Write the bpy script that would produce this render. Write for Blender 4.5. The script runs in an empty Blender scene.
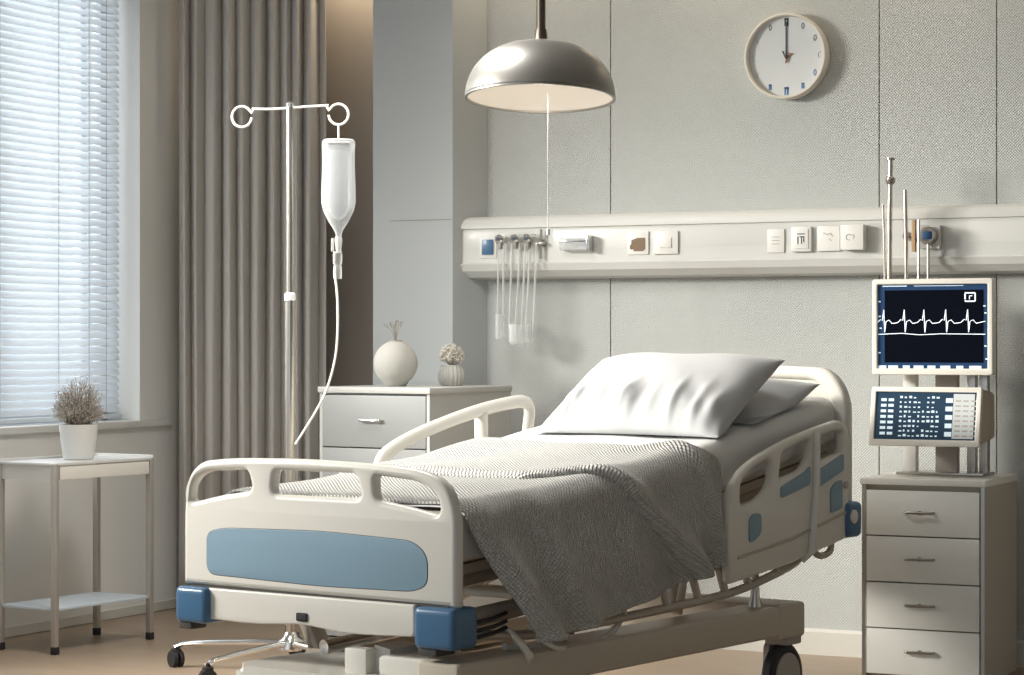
import bpy, bmesh, math, random
from mathutils import Vector, Matrix
random.seed(7)
S = bpy.context.scene
COL = S.collection
PI = math.pi
TH = math.radians(26)          # yaw of the view against the room
EYE = 1.34

def c2w(X, D):                 # distance to the right of / in front of the viewpoint -> room axes
    return (X*math.cos(TH)-D*math.sin(TH), X*math.sin(TH)+D*math.cos(TH))

# ------------------------------------------------------------------ materials
def mat(name, col, rough=.5, metal=0, bump=0, bscale=200, spec=.5, trans=0, var=0, vscale=6,
        emit=None, estr=0, coat=0, ior=1.45, bdist=.002, sheen=0, alpha=1):
    m = bpy.data.materials.new(name); m.use_nodes = True
    nt = m.node_tree; p = nt.nodes['Principled BSDF']
    p.inputs['Base Color'].default_value = (*col, 1)
    p.inputs['Roughness'].default_value = rough
    p.inputs['Metallic'].default_value = metal
    p.inputs['Specular IOR Level'].default_value = spec
    p.inputs['Transmission Weight'].default_value = trans
    p.inputs['Coat Weight'].default_value = coat
    p.inputs['IOR'].default_value = ior
    p.inputs['Sheen Weight'].default_value = sheen
    p.inputs['Alpha'].default_value = alpha
    if emit:
        p.inputs['Emission Color'].default_value = (*emit, 1)
        p.inputs['Emission Strength'].default_value = estr
    tc = nt.nodes.new('ShaderNodeTexCoord')
    if var:
        n = nt.nodes.new('ShaderNodeTexNoise'); n.inputs['Scale'].default_value = vscale
        n.inputs['Detail'].default_value = 5
        mx = nt.nodes.new('ShaderNodeMix'); mx.data_type = 'RGBA'
        mx.inputs['A'].default_value = (*[c*(1-var) for c in col], 1)
        mx.inputs['B'].default_value = (*[min(1, c*(1+var)) for c in col], 1)
        nt.links.new(tc.outputs['Object'], n.inputs['Vector'])
        nt.links.new(n.outputs['Fac'], mx.inputs['Factor'])
        nt.links.new(mx.outputs['Result'], p.inputs['Base Color'])
    if bump:
        n = nt.nodes.new('ShaderNodeTexNoise'); n.inputs['Scale'].default_value = bscale
        b = nt.nodes.new('ShaderNodeBump'); b.inputs['Strength'].default_value = bump
        b.inputs['Distance'].default_value = bdist
        nt.links.new(tc.outputs['Object'], n.inputs['Vector'])
        nt.links.new(n.outputs['Fac'], b.inputs['Height'])
        nt.links.new(b.outputs['Normal'], p.inputs['Normal'])
    return m

def weave(name, col, freq, strength, dist, rough=.9, coord='Object', dark=.12, sheen=0):
    """a small regular woven relief: product of two sine waves plus a little noise"""
    m = mat(name, col, rough, sheen=sheen)
    nt = m.node_tree; p = nt.nodes['Principled BSDF']
    tc = nt.nodes.new('ShaderNodeTexCoord')
    sp = nt.nodes.new('ShaderNodeSeparateXYZ')
    nt.links.new(tc.outputs[coord], sp.inputs[0])
    def M(op, a, b=None):
        k = nt.nodes.new('ShaderNodeMath'); k.operation = op
        for i, v in enumerate((a, b)):
            if v is None: continue
            if isinstance(v, (int, float)): k.inputs[i].default_value = v
            else: nt.links.new(v, k.inputs[i])
        return k.outputs[0]
    ax = sp.outputs['X']; ay = sp.outputs['Z' if coord == 'Object' else 'Y']
    s1 = M('SINE', M('MULTIPLY', ax, freq)); s2 = M('SINE', M('MULTIPLY', ay, freq))
    h = M('MULTIPLY', s1, s2)
    nz = nt.nodes.new('ShaderNodeTexNoise'); nz.inputs['Scale'].default_value = freq*.35
    nt.links.new(tc.outputs[coord], nz.inputs['Vector'])
    h2 = M('ADD', h, M('MULTIPLY', nz.outputs['Fac'], 1.2))
    b = nt.nodes.new('ShaderNodeBump'); b.inputs['Strength'].default_value = strength
    b.inputs['Distance'].default_value = dist
    nt.links.new(h2, b.inputs['Height']); nt.links.new(b.outputs['Normal'], p.inputs['Normal'])
    mx = nt.nodes.new('ShaderNodeMix'); mx.data_type = 'RGBA'
    mx.inputs['A'].default_value = (*[c*(1-dark) for c in col], 1)
    mx.inputs['B'].default_value = (*[min(1, c*(1+dark)) for c in col], 1)
    nt.links.new(M('ADD', M('MULTIPLY', h, .5), .5), mx.inputs['Factor'])
    nt.links.new(mx.outputs['Result'], p.inputs['Base Color'])
    return m

M = dict(
    wall=weave('wall_fabric', (.52, .535, .52), 2*PI/.0125, .6, .0022, .85, dark=.10),
    plain=mat('plain_paint', (.46, .48, .48), .8, bump=.1, bscale=150),
    rightwall=mat('far_side_paint', (.50, .47, .42), .85, bump=.1, bscale=150),
    leftwall=mat('window_wall_paint', (.80, .80, .77), .8, bump=.1, bscale=150),
    alcove=mat('alcove_shaded_paint', (.36, .32, .28), .85, bump=.3, bscale=120),  # darkened to carry the recess's shade in the colour
    ceil=mat('ceiling_paint', (.72, .71, .68), .9, bump=.1),
    skirting=mat('skirting_paint', (.62, .60, .55), .5, bump=.05),
    frame=mat('window_frame_paint', (.50, .53, .56), .4, bump=.05),
    sill=mat('sill_stone', (.72, .72, .70), .35, bump=.05),
    curtain=mat('curtain_cloth', (.54, .505, .46), .9, bump=.3, bscale=400, sheen=.2),
    cream=mat('cream_plastic', (.68, .66, .60), .32, bump=.04, bscale=60, coat=.2),
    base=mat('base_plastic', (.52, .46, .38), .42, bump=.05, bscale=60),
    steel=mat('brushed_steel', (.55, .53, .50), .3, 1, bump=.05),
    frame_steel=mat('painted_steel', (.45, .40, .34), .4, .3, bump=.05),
    chrome=mat('chrome', (.78, .77, .75), .12, 1, bump=.01),
    white_rod=mat('white_enamel_rod', (.85, .84, .80), .25, bump=.02),
    blue=mat('blue_plastic', (.05, .135, .25), .35, bump=.04, coat=.2),
    panel=mat('blue_panel_plastic', (.21, .32, .40), .4, bump=.04),
    black=mat('black_rubber', (.02, .02, .022), .6, bump=.1),
    dark=mat('dark_plastic', (.06, .055, .05), .5, bump=.05),
    hub=mat('caster_hub_plastic', (.42, .38, .34), .5, bump=.05),
    mattress=mat('mattress_cover', (.55, .50, .44), .8, bump=.1),
    sheet=mat('cotton_sheet', (.60, .60, .59), .85, bump=.15, bscale=90, sheen=.2),
    pillow=mat('cotton_pillowcase', (.46, .47, .475), .8, bump=.15, bscale=60, sheen=.2),
    blanket=weave('waffle_blanket', (.60, .59, .56), 2*PI/.0145, 1.0, .005, .95, 'UV', .17, sheen=.3),
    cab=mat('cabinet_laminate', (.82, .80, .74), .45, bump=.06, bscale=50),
    cabside=mat('cabinet_shaded_side', (.50, .46, .39), .5, bump=.06, bscale=50),  # darker than the top: shade of the side turned from the window, in colour
    drawer=mat('drawer_laminate', (.84, .835, .79), .42, bump=.05, bscale=50),
    grey=mat('pale_chest_laminate', (.50, .50, .48), .45, bump=.06, bscale=50),
    greyd=mat('grey_drawer_laminate', (.30, .31, .31), .42, bump=.05, bscale=50),
    pole=mat('warm_steel_pole', (.58, .53, .46), .22, 1, bump=.01),
    nickel=mat('satin_nickel', (.40, .37, .33), .3, 1, bump=.02),
    table=mat('table_enamel', (.70, .70, .68), .35, bump=.05),
    tableleg=mat('table_leg_metal', (.50, .47, .43), .35, .6, bump=.03),
    shelf=mat('table_shelf_enamel', (.55, .62, .68), .35, bump=.05),
    ceramic=mat('white_ceramic', (.78, .77, .74), .4, bump=.05, bscale=40),
    vase=mat('matt_stoneware', (.50, .49, .45), .75, bump=.2, bscale=60),
    twig=mat('dried_stem', (.30, .25, .20), .9, bump=.2),
    bud=mat('dried_bud', (.52, .47, .41), .9, bump=.3, var=.3, vscale=60),
    flower=mat('dried_flower', (.66, .62, .55), .9, bump=.3),
    soil=mat('potting_soil', (.10, .08, .06), .95, bump=.6),
    lamp=mat('lamp_metal', (.30, .29, .27), .40, .7, bump=.03, bscale=300),
    lampin=mat('lamp_inside_enamel', (.80, .77, .72), .6, bump=.02),
    bulb=mat('frosted_bulb', (.9, .88, .8), .4, emit=(1, .86, .66), estr=.3, bump=.01),
    stem=mat('dark_bronze_tube', (.09, .075, .06), .28, .8, bump=.02),
    rail=mat('headwall_plastic', (.60, .60, .57), .38, bump=.04, bscale=40, coat=.1),
    socket=mat('socket_plastic', (.72, .71, .67), .4, bump=.03),
    hole=mat('socket_recess', (.20, .13, .08), .6, bump=.05),
    print=mat('dark_print', (.06, .07, .09), .6, bump=.02),
    blueprint=mat('blue_print', (.05, .16, .36), .5, bump=.02),
    brown=mat('brown_hand', (.25, .12, .07), .5, bump=.02),
    face=mat('clock_dial', (.64, .66, .66), .6, bump=.02),
    case=mat('clock_case', (.68, .64, .57), .4, bump=.03),
    monitor=mat('monitor_housing', (.74, .71, .64), .4, bump=.04),
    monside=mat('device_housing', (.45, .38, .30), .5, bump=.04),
    screen=mat('screen_glass', (.002, .003, .006), .4, spec=.04, bump=.005, emit=(.01, .02, .05), estr=.05),
    scrblue=mat('screen_border', (.015, .04, .10), .35, spec=.2, bump=.005, emit=(.03, .09, .22), estr=.15),
    scrnavy=mat('device_screen_glass', (.02, .045, .08), .2, bump=.005, emit=(.03, .07, .12), estr=.12),
    glow=mat('screen_trace', (.8, .85, .9), .4, bump=.005, emit=(.85, .92, 1), estr=.9),
    glow2=mat('screen_characters', (.5, .6, .65), .4, bump=.005, emit=(.6, .72, .8), estr=.5),
    keypad=mat('keypad_grey', (.55, .58, .58), .5, bump=.02, emit=(.5, .55, .55), estr=.1),
    amber=mat('amber_plastic', (.42, .27, .14), .4, bump=.02),
)
def glassy(name, col, rough, mixf, tint=(1, 1, 1)):
    """clear soft plastic: light mostly passes, a thin surface catches light"""
    m = bpy.data.materials.new(name); m.use_nodes = True
    nt = m.node_tree; nt.nodes.remove(nt.nodes['Principled BSDF'])
    out = nt.nodes['Material Output']
    t = nt.nodes.new('ShaderNodeBsdfTransparent'); t.inputs[0].default_value = (*tint, 1)
    p = nt.nodes.new('ShaderNodeBsdfPrincipled'); p.inputs['Base Color'].default_value = (*col, 1)
    p.inputs['Roughness'].default_value = rough
    lw = nt.nodes.new('ShaderNodeLayerWeight'); lw.inputs['Blend'].default_value = .45
    mr = nt.nodes.new('ShaderNodeMapRange')
    mr.inputs['To Min'].default_value = mixf; mr.inputs['To Max'].default_value = min(1, mixf+.7)
    nt.links.new(lw.outputs['Facing'], mr.inputs['Value'])
    mx = nt.nodes.new('ShaderNodeMixShader')
    nt.links.new(mr.outputs[0], mx.inputs[0]); nt.links.new(t.outputs[0], mx.inputs[1])
    nt.links.new(p.outputs[0], mx.inputs[2]); nt.links.new(mx.outputs[0], out.inputs[0])
    return m
M['clear'] = glassy('clear_plastic', (.85, .87, .87), .1, .10)
M['bag'] = glassy('frosted_bag_plastic', (.74, .77, .78), .25, .26)
M['fluid'] = glassy('saline_fluid', (.70, .74, .76), .2, .18)
M['tube'] = glassy('milky_tubing', (.76, .76, .74), .2, .40)
M['pane'] = glassy('window_pane_glass', (.7, .75, .78), .02, .04)

def blind_mat():
    m = bpy.data.materials.new('blind_slat'); m.use_nodes = True
    nt = m.node_tree; p = nt.nodes['Principled BSDF']; out = nt.nodes['Material Output']
    p.inputs['Base Color'].default_value = (.80, .82, .83, 1); p.inputs['Roughness'].default_value = .5
    t = nt.nodes.new('ShaderNodeBsdfTranslucent'); t.inputs[0].default_value = (.80, .83, .86, 1)
    mx = nt.nodes.new('ShaderNodeMixShader'); mx.inputs[0].default_value = .5
    nt.links.new(p.outputs[0], mx.inputs[1]); nt.links.new(t.outputs[0], mx.inputs[2])
    nt.links.new(mx.outputs[0], out.inputs[0]); return m
M['slat'] = blind_mat()

def floor_mat():
    m = mat('oak_vinyl_floor', (.50, .40, .31), .38)
    nt = m.node_tree; p = nt.nodes['Principled BSDF']
    tc = nt.nodes.new('ShaderNodeTexCoord')
    mp = nt.nodes.new('ShaderNodeMapping'); mp.inputs['Scale'].default_value = (.7, 9, 1)
    n = nt.nodes.new('ShaderNodeTexNoise'); n.inputs['Scale'].default_value = 3; n.inputs['Detail'].default_value = 6
    br = nt.nodes.new('ShaderNodeTexBrick'); br.inputs['Scale'].default_value = 1
    br.inputs['Brick Width'].default_value = 1.6; br.inputs['Row Height'].default_value = .16
    br.inputs['Mortar Size'].default_value = .0015
    br.inputs['Color1'].default_value = (.36, .275, .20, 1); br.inputs['Color2'].default_value = (.33, .25, .18, 1)
    br.inputs['Mortar'].default_value = (.24, .17, .12, 1)
    mx = nt.nodes.new('ShaderNodeMix'); mx.data_type = 'RGBA'; mx.blend_type = 'MULTIPLY'
    mx.inputs['Factor'].default_value = .35
    nt.links.new(tc.outputs['Object'], mp.inputs[0]); nt.links.new(mp.outputs[0], n.inputs['Vector'])
    nt.links.new(tc.outputs['Object'], br.inputs['Vector'])
    nt.links.new(br.outputs['Color'], mx.inputs['A'])
    cr = nt.nodes.new('ShaderNodeValToRGB')
    cr.color_ramp.elements[0].color = (.72, .68, .64, 1); cr.color_ramp.elements[1].color = (1, 1, 1, 1)
    nt.links.new(n.outputs['Fac'], cr.inputs[0]); nt.links.new(cr.outputs[0], mx.inputs['B'])
    nt.links.new(mx.outputs['Result'], p.inputs['Base Color'])
    return m
M['floor'] = floor_mat()

# ------------------------------------------------------------------ mesh helpers
class MB:
    def __init__(s): s.bm = bmesh.new()
    def box(s, lo, hi, bev=0, seg=2, rot=None, piv=None):
        lo = Vector(lo); hi = Vector(hi); c = (lo+hi)/2; d = hi-lo
        mtx = Matrix.Translation(c) @ Matrix.Diagonal((*d, 1))
        r = bmesh.ops.create_cube(s.bm, size=1, matrix=mtx); vs = r['verts']
        if bev:
            es = list({e for v in vs for e in v.link_edges})
            rb = bmesh.ops.bevel(s.bm, geom=es, offset=bev, segments=seg, profile=.6, affect='EDGES')
            vs = list({v for f in rb['faces'] for v in f.verts} | {v for v in vs if v.is_valid})
        if rot is not None:
            bmesh.ops.rotate(s.bm, verts=vs, cent=Vector(piv) if piv else c, matrix=rot)
        return s
    def tube(s, pts, r, seg=12, closed=False, caps=True, flat=None):
        pts = [Vector(p) for p in pts]; n = len(pts)
        rs = r if isinstance(r, (list, tuple)) else [r]*n
        T = []
        for i in range(n):
            if closed: t = pts[(i+1) % n]-pts[i-1]
            else: t = pts[min(i+1, n-1)]-pts[max(i-1, 0)]
            T.append(t.normalized() if t.length > 1e-9 else Vector((0, 0, 1)))
        up = Vector((0, 0, 1)) if abs(T[0].z) < .9 else Vector((1, 0, 0))
        N = (up - T[0]*up.dot(T[0])).normalized(); rings = []
        for i in range(n):
            N = (N - T[i]*N.dot(T[i])).normalized(); B = T[i].cross(N)
            fx, fy = flat if flat else (1, 1)
            rings.append([s.bm.verts.new(pts[i]+(N*math.cos(2*PI*k/seg)*fx+B*math.sin(2*PI*k/seg)*fy)*rs[i]) for k in range(seg)])
        for i in range(n if closed else n-1):
            a, b = rings[i], rings[(i+1) % n]
            for k in range(seg): s.bm.faces.new((a[k], a[(k+1) % seg], b[(k+1) % seg], b[k]))
        if caps and not closed:
            s.bm.faces.new(rings[0][::-1]); s.bm.faces.new(rings[-1])
        return s
    def lathe(s, prof, c=(0, 0, 0), seg=32, axis=None):
        """prof: list of (r, z); axis: optional rotation matrix (3x3)"""
        c = Vector(c); rings = []
        for r, z in prof:
            ring = []
            if r < 1e-6:
                p = Vector((0, 0, z)); p = axis @ p if axis else p
                ring = [s.bm.verts.new(c+p)]
            else:
                for k in range(seg):
                    p = Vector((r*math.cos(2*PI*k/seg), r*math.sin(2*PI*k/seg), z)); p = axis @ p if axis else p
                    ring.append(s.bm.verts.new(c+p))
            rings.append(ring)
        for a, b in zip(rings, rings[1:]):
            for k in range(seg):
                k2 = (k+1) % seg
                if len(a) == 1 and len(b) == 1: continue
                if len(a) == 1: s.bm.faces.new((a[0], b[k2], b[k]))
                elif len(b) == 1: s.bm.faces.new((a[k], a[k2], b[0]))
                else: s.bm.faces.new((a[k], a[k2], b[k2], b[k]))
        return s
    def prism(s, poly, lo, hi, axis='z'):
        """poly in the two remaining axes, extruded from lo to hi"""
        def P(a, b, c): return {'z': (a, b, c), 'y': (a, c, b), 'x': (c, a, b)}[axis]
        A = [s.bm.verts.new(P(a, b, lo)) for a, b in poly]; B = [s.bm.verts.new(P(a, b, hi)) for a, b in poly]
        n = len(poly)
        s.bm.faces.new(A[::-1]); s.bm.faces.new(B)
        for i in range(n): s.bm.faces.new((A[i], A[(i+1) % n], B[(i+1) % n], B[i]))
        return s
    def grid(s, f, nu, nv, closed_u=False, uv=None):
        V = [[s.bm.verts.new(f(i/nu, j/nv)) for j in range(nv+1)] for i in range(nu+(0 if closed_u else 1))]
        L = s.bm.loops.layers.uv.verify() if uv else None
        n = len(V)
        for i in range(nu):
            for j in range(nv):
                i2 = (i+1) % n
                fc = s.bm.faces.new((V[i][j], V[i2][j], V[i2][j+1], V[i][j+1]))
                if uv:
                    for lp, (a, b) in zip(fc.loops, ((i, j), (i+1, j), (i+1, j+1), (i, j+1))):
                        lp[L].uv = uv(a/nu, b/nv)
        return s
    def build(s, name, m, parent=None, smooth=True, ang=35, solid=0, recalc=True):
        if recalc: bmesh.ops.recalc_face_normals(s.bm, faces=s.bm.faces)
        me = bpy.data.meshes.new(name); s.bm.to_mesh(me); s.bm.free()
        return finish(name, me, m, parent, smooth, ang, solid)

def finish(name, me, m, parent=None, smooth=True, ang=35, solid=0):
    me.materials.clear(); me.materials.append(m)
    if smooth:
        me.polygons.foreach_set('use_smooth', [True]*len(me.polygons))
        me.set_sharp_from_angle(angle=math.radians(ang))
    o = bpy.data.objects.new(name, me); COL.objects.link(o)
    if parent: o.parent = parent
    if solid:
        k = o.modifiers.new('thickness', 'SOLIDIFY'); k.thickness = solid; k.offset = 0
    return o

def rpoly(pts, r, n=6):
    """round the corners of a closed polygon; r a number or one per corner"""
    out = []; N = len(pts); R_ = r if isinstance(r, (list, tuple)) else [r]*N
    for i in range(N):
        p = Vector(pts[i]).to_2d() if len(pts[i]) > 2 else Vector((pts[i][0], pts[i][1]))
        a = Vector(pts[i-1][:2]); b = Vector(pts[(i+1) % N][:2])
        da, db = a-p, b-p; rr = min(R_[i], da.length*.49, db.length*.49)
        A = p+da.normalized()*rr; B = p+db.normalized()*rr
        if rr < 1e-5: out.append(tuple(p)); continue
        for k in range(n+1):
            t = k/n; q = A*(1-t)**2+p*2*t*(1-t)+B*t*t; out.append(tuple(q))
    return out

def area2(P): return .5*sum(P[k-1][0]*P[k][1]-P[k][0]*P[k-1][1] for k in range(len(P)))
def inset_loop(P, d):
    """shift a closed counter-clockwise loop to its left by d"""
    out = []; n = len(P)
    for k in range(n):
        p = Vector(P[k]); a = p-Vector(P[k-1]); b = Vector(P[(k+1) % n])-p
        a.normalize(); b.normalize(); na = Vector((-a.y, a.x)); nb = Vector((-b.y, b.x))
        m = na+nb; m.normalize(); f = min(1.6, 1/max(.3, m.dot(na)))
        out.append(tuple(p+m*d*f))
    return out
def clean_loop(P, e=.0015):
    out = [P[0]]
    for p in P[1:]:
        if (Vector(p)-Vector(out[-1])).length > e: out.append(p)
    if (Vector(out[0])-Vector(out[-1])).length <= e: out.pop()
    return out
def plate(name, m, outer, holes, th, bev, fn, parent=None, ang=45):
    """solid moulded sheet with rounded edges and holes; fn maps (a, b, depth) to xyz"""
    from mathutils.geometry import tessellate_polygon
    loops = []
    for k, L in enumerate([outer]+list(holes)):
        L = clean_loop(L)
        if (area2(L) > 0) != (k == 0): L = L[::-1]      # material always lies to the left
        loops.append(L)
    NB = 5; prof = []
    for k in range(NB+1):
        a = PI/2*k/NB; prof.append((bev*(1-math.sin(a)), -th/2+bev*(1-math.cos(a))))
    prof += [(d, -c) for d, c in prof[::-1]]
    bm = bmesh.new(); capf, capb = [], []
    for L in loops:
        rings = [[bm.verts.new(fn(p[0], p[1], c)) for p in inset_loop(L, d)] for d, c in prof]
        n = len(L)
        for A, B in zip(rings, rings[1:]):
            for q in range(n): bm.faces.new((A[q], A[(q+1) % n], B[(q+1) % n], B[q]))
        capf.append(rings[0]); capb.append(rings[-1])
    ins = [[Vector((*p, 0)) for p in inset_loop(L, bev)] for L in loops]
    tris = tessellate_polygon(ins)
    for cap in (capf, capb):
        flat = [v for r in cap for v in r]
        for t in tris:
            try: bm.faces.new([flat[q] for q in t])
            except ValueError: pass
    bmesh.ops.recalc_face_normals(bm, faces=bm.faces)
    me = bpy.data.meshes.new(name); bm.to_mesh(me); bm.free()
    return finish(name, me, m, parent, True, ang)

def arc(c, r, a0, a1, n, f):
    return [f(c[0]+r*math.cos(a0+(a1-a0)*k/n), c[1]+r*math.sin(a0+(a1-a0)*k/n)) for k in range(n+1)]

def smooth_path(pts, n=8):
    """Catmull-Rom through the points"""
    P = [Vector(p) for p in pts]; P = [P[0]*2-P[1]]+P+[P[-1]*2-P[-2]]; out = []
    for i in range(1, len(P)-2):
        for k in range(n):
            t = k/n
            out.append(.5*((2*P[i])+(P[i+1]-P[i-1])*t+(2*P[i-1]-5*P[i]+4*P[i+1]-P[i+2])*t*t+(3*P[i]-P[i-1]-3*P[i+1]+P[i+2])*t**3))
    out.append(P[-2]); return out

def tag(o, label, cat, group=None, kind=None):
    o['label'] = label; o['category'] = cat
    if group: o['group'] = group
    if kind: o['kind'] = kind
    return o
def thing(name, label, cat, loc=(0, 0, 0), rz=0, group=None):
    o = bpy.data.objects.new(name, None); COL.objects.link(o); o.empty_display_size = .1
    o.location = loc; o.rotation_euler = (0, 0, rz)
    return tag(o, label, cat, group)
def struct(o): o['kind'] = 'structure'; return o
def ss(x, a=0, b=1):
    t = min(1, max(0, (x-a)/(b-a))); return t*t*(3-2*t)
def copy_part(src, parent, loc=None):
    c = src.copy(); COL.objects.link(c); c.parent = parent
    if loc is not None: c.location = loc
    for g in list(src.children):
        d = g.copy(); COL.objects.link(d); d.parent = c
    return c

# ------------------------------------------------------------------ room
YB = 9.76; XL = -6.78; ZC = 3.3; XR = .9; Y0 = -1.2
struct(MB().box((XL-.3, Y0, -.12), (XR+.15, 10.8, 0)).build('floor', M['floor'], smooth=False))
struct(MB().box((XL-.3, Y0, ZC), (XR+.15, 10.8, ZC+.12)).build('ceiling', M['ceil'], smooth=False))
w = MB()
seams = [-4.887, -4.274, -3.04, -2.539, -1.3, -.1, XR]
for a, b in zip(seams, seams[1:]):
    w.box((a+(.0022 if a > -4.88 else 0), YB, 0), (b-.0022, YB+.03, ZC), .0012, 1)
struct(w.build('wall_back', M['wall'], ang=20))
struct(MB().box((-4.95, YB+.025, 0), (XR, YB+.18, ZC)).build('trim_1', M['hole'], smooth=False))
struct(MB().prism([(-5.39, 9.60), (-4.98, 9.60), (-4.887, 9.762), (-4.887, 10.75), (-5.39, 10.75)], 0, ZC).build('wall_column', M['plain'], smooth=False))
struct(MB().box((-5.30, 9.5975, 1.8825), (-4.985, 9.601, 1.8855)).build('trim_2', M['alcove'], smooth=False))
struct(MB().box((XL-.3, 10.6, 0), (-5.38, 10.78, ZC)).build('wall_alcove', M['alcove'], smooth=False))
# window wall with two openings
wl = MB()
W1 = (7.9, 9.75, .944, 3.2); W2 = (1.6, 7.4, .35, 3.2); TW = .26
ys = [(Y0, W2[0], 0, ZC), (W2[0], W2[1], 0, W2[2]), (W2[0], W2[1], W2[3], ZC), (W2[1], W1[0], 0, ZC),
      (W1[0], W1[1], 0, W1[2]), (W1[0], W1[1], W1[3], ZC), (W1[1], 10.78, 0, ZC)]
for a, b, c, d in ys: wl.box((XL-TW, a, c), (XL, b, d))
struct(wl.build('wall_left', M['leftwall'], smooth=False))
struct(MB().box((XR, Y0, 0), (XR+.15, 10.0, ZC)).build('wall_right', M['rightwall'], smooth=False))
struct(MB().prism([(YB, 0), (YB-.016, 0), (YB-.016, .098), (YB-.008, .11), (YB, .11)], -4.887, XR, 'x').build('baseboard_back', M['skirting'], smooth=False))
struct(MB().box((XL, Y0, 0), (XL+.014, 10.6, .05), .004, 1).build('baseboard_left', M['skirting'], smooth=False))
for n, W in ((1, W1), (2, W2)):
    f = MB(); x0, x1 = XL-.24, XL-.19; t = .06
    f.box((x0, W[0], W[2]), (x1, W[0]+t, W[3])); f.box((x0, W[1]-t, W[2]), (x1, W[1], W[3]))
    f.box((x0, W[0], W[2]), (x1, W[1], W[2]+t)); f.box((x0, W[0], W[3]-t), (x1, W[1], W[3]))
    k = 1 if n == 1 else 3
    for i in range(1, k+1):
        ym = W[0]+(W[1]-W[0])*i/(k+1); f.box((x0, ym-.03, W[2]), (x1, ym+.03, W[3]))
    if n == 1: f.box((x0, 9.53, W[2]), (x1, 9.57, W[3]))
    fo = struct(f.build('window_%d' % n, M['frame'], smooth=False))
    fo['label'] = 'pale window frame with divided panes'
    g = MB().box((XL-.218, W[0]+t, W[2]+t), (XL-.212, W[1]-t, W[3]-t)).build('window_pane', M['pane'], fo, smooth=False)
    MB().box((XL-.20, W[0], W[2]-.03), (XL+.025, W[1]+(.25 if n == 1 else 0), W[2]+.004), .005, 2).build('window_sill', M['sill'], fo)

# venetian blind
bl = thing('venetian_blind', 'white horizontal slat venetian blind lowered over the left window', 'window blind', (XL-.115, 8.8, .97))
sl = MB(); pitch = .036; y0b, y1b = -.88, .925
nsl = int((W1[3]-.06-.99)/pitch)
for i in range(nsl):
    z = .035+i*pitch; tilt = math.radians(56)+random.uniform(-.03, .03)
    dx, dz = math.cos(tilt)*.0190, math.sin(tilt)*.0190
    sag = random.uniform(-.0015, .0015)
    pr = []
    for k in range(5):
        q = -1+k/2; cv = .0055*(1-q*q)
        pr.append((-dx*q + cv*math.sin(tilt), dz*q + cv*math.cos(tilt)))
    pr2 = [(a, b-.0011) for a, b in pr[::-1]]
    A = [sl.bm.verts.new((a, y0b, z+b+sag)) for a, b in pr+pr2]; B = [sl.bm.verts.new((a, y1b, z+b-sag)) for a, b in pr+pr2]
    n = len(A); sl.bm.faces.new(A[::-1]); sl.bm.faces.new(B)
    for k in range(n): sl.bm.faces.new((A[k], A[(k+1) % n], B[(k+1) % n], B[k]))
sl.build('slats', M['slat'], bl)
for yc in (-.62, -.02, .42, .66, .80):
    MB().tube([(.024, yc, .01), (.024, yc, nsl*pitch+.03)], .0022, 6).tube([(-.024, yc, .01), (-.024, yc, nsl*pitch+.03)], .0022, 6).build('cord', M['frame'], bl)
MB().box((-.025, y0b, -.012), (.025, y1b, .008), .004).build('bottom_bar', M['slat'], bl)
MB().box((-.03, y0b, nsl*pitch+.02), (.03, y1b, nsl*pitch+.06), .004).build('head_rail', M['frame'], bl)

# curtain
def cur(i, j):
    z = .03+3.2*j; i0 = i; i = i*.97
    ph = i*2*PI*10.6+.6*math.sin(i*17) + .9*math.sin(i*9)
    a = .040+.012*math.sin(i*23+1)
    h = a*1.5*(abs(math.sin(ph/2))**.75-.6) + .008*math.sin(j*3+i*15)
    t = .010*math.sin(j*2.2+i*19)*(1-j) + .004*math.sin(ph)
    dx, dy = .85, .53
    bx, by = -6.70+.63*i, 9.965+.40*i
    return (bx+dx*t-dy*h*-1*.9*0+dy*h, by+dy*t-dx*h, z)
cu = MB(); cu.grid(cur, 520, 14)
tag(cu.build('curtain', M['curtain'], ang=80, solid=.004), 'floor length taupe curtain gathered in deep pleats beside the window', 'curtain')

# ------------------------------------------------------------------ side table with potted plant (left)
TZ = .815
wx, wy = c2w(-1.942, 10.2)
tb = thing('side_table', 'slim white metal side table with lower shelf under the window', 'table', (wx, wy, 0), math.radians(-6))
tw, tl = .34, .64   # local: x from -tw to 0, y from 0 to tl
MB().box((-tw, 0, TZ-.012), (0, tl, TZ), .003).build('table_top', M['table'], tb)
lip = MB()
lip.box((-tw, tl-.012, TZ-.012), (0, tl, TZ+.012), .003); lip.box((-tw, 0, TZ-.012), (-tw+.012, tl, TZ+.010), .003)
lip.build('rim', M['table'], tb)
ap = MB(); ap.box((-tw+.01, .008, TZ-.075), (-.01, .02, TZ-.012)); ap.box((-tw+.01, tl-.02, TZ-.075), (-.01, tl-.008, TZ-.012))
ap.box((-tw+.008, .01, TZ-.075), (-tw+.02, tl-.01, TZ-.012)); ap.build('apron', M['table'], tb, smooth=False)
dr = MB().box((-.016, .035, TZ-.072), (-.002, tl-.03, TZ-.016), .003).build('drawer', M['cab'], tb)
lp = None
for (x, y) in ((-tw, 0), (-.026, 0), (-tw, tl-.026), (-.026, tl-.026)):
    l = MB().box((x, y, .03), (x+.026, y+.026, TZ-.002), .004).build('leg', M['tableleg'], tb)
    MB().box((x-.002, y-.002, 0), (x+.028, y+.028, .034), .006).build('foot_cap', M['black'], l)
MB().box((-tw+.01, .01, .185), (-.01, tl-.01, .197), .003).build('shelf', M['shelf'], tb)

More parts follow.
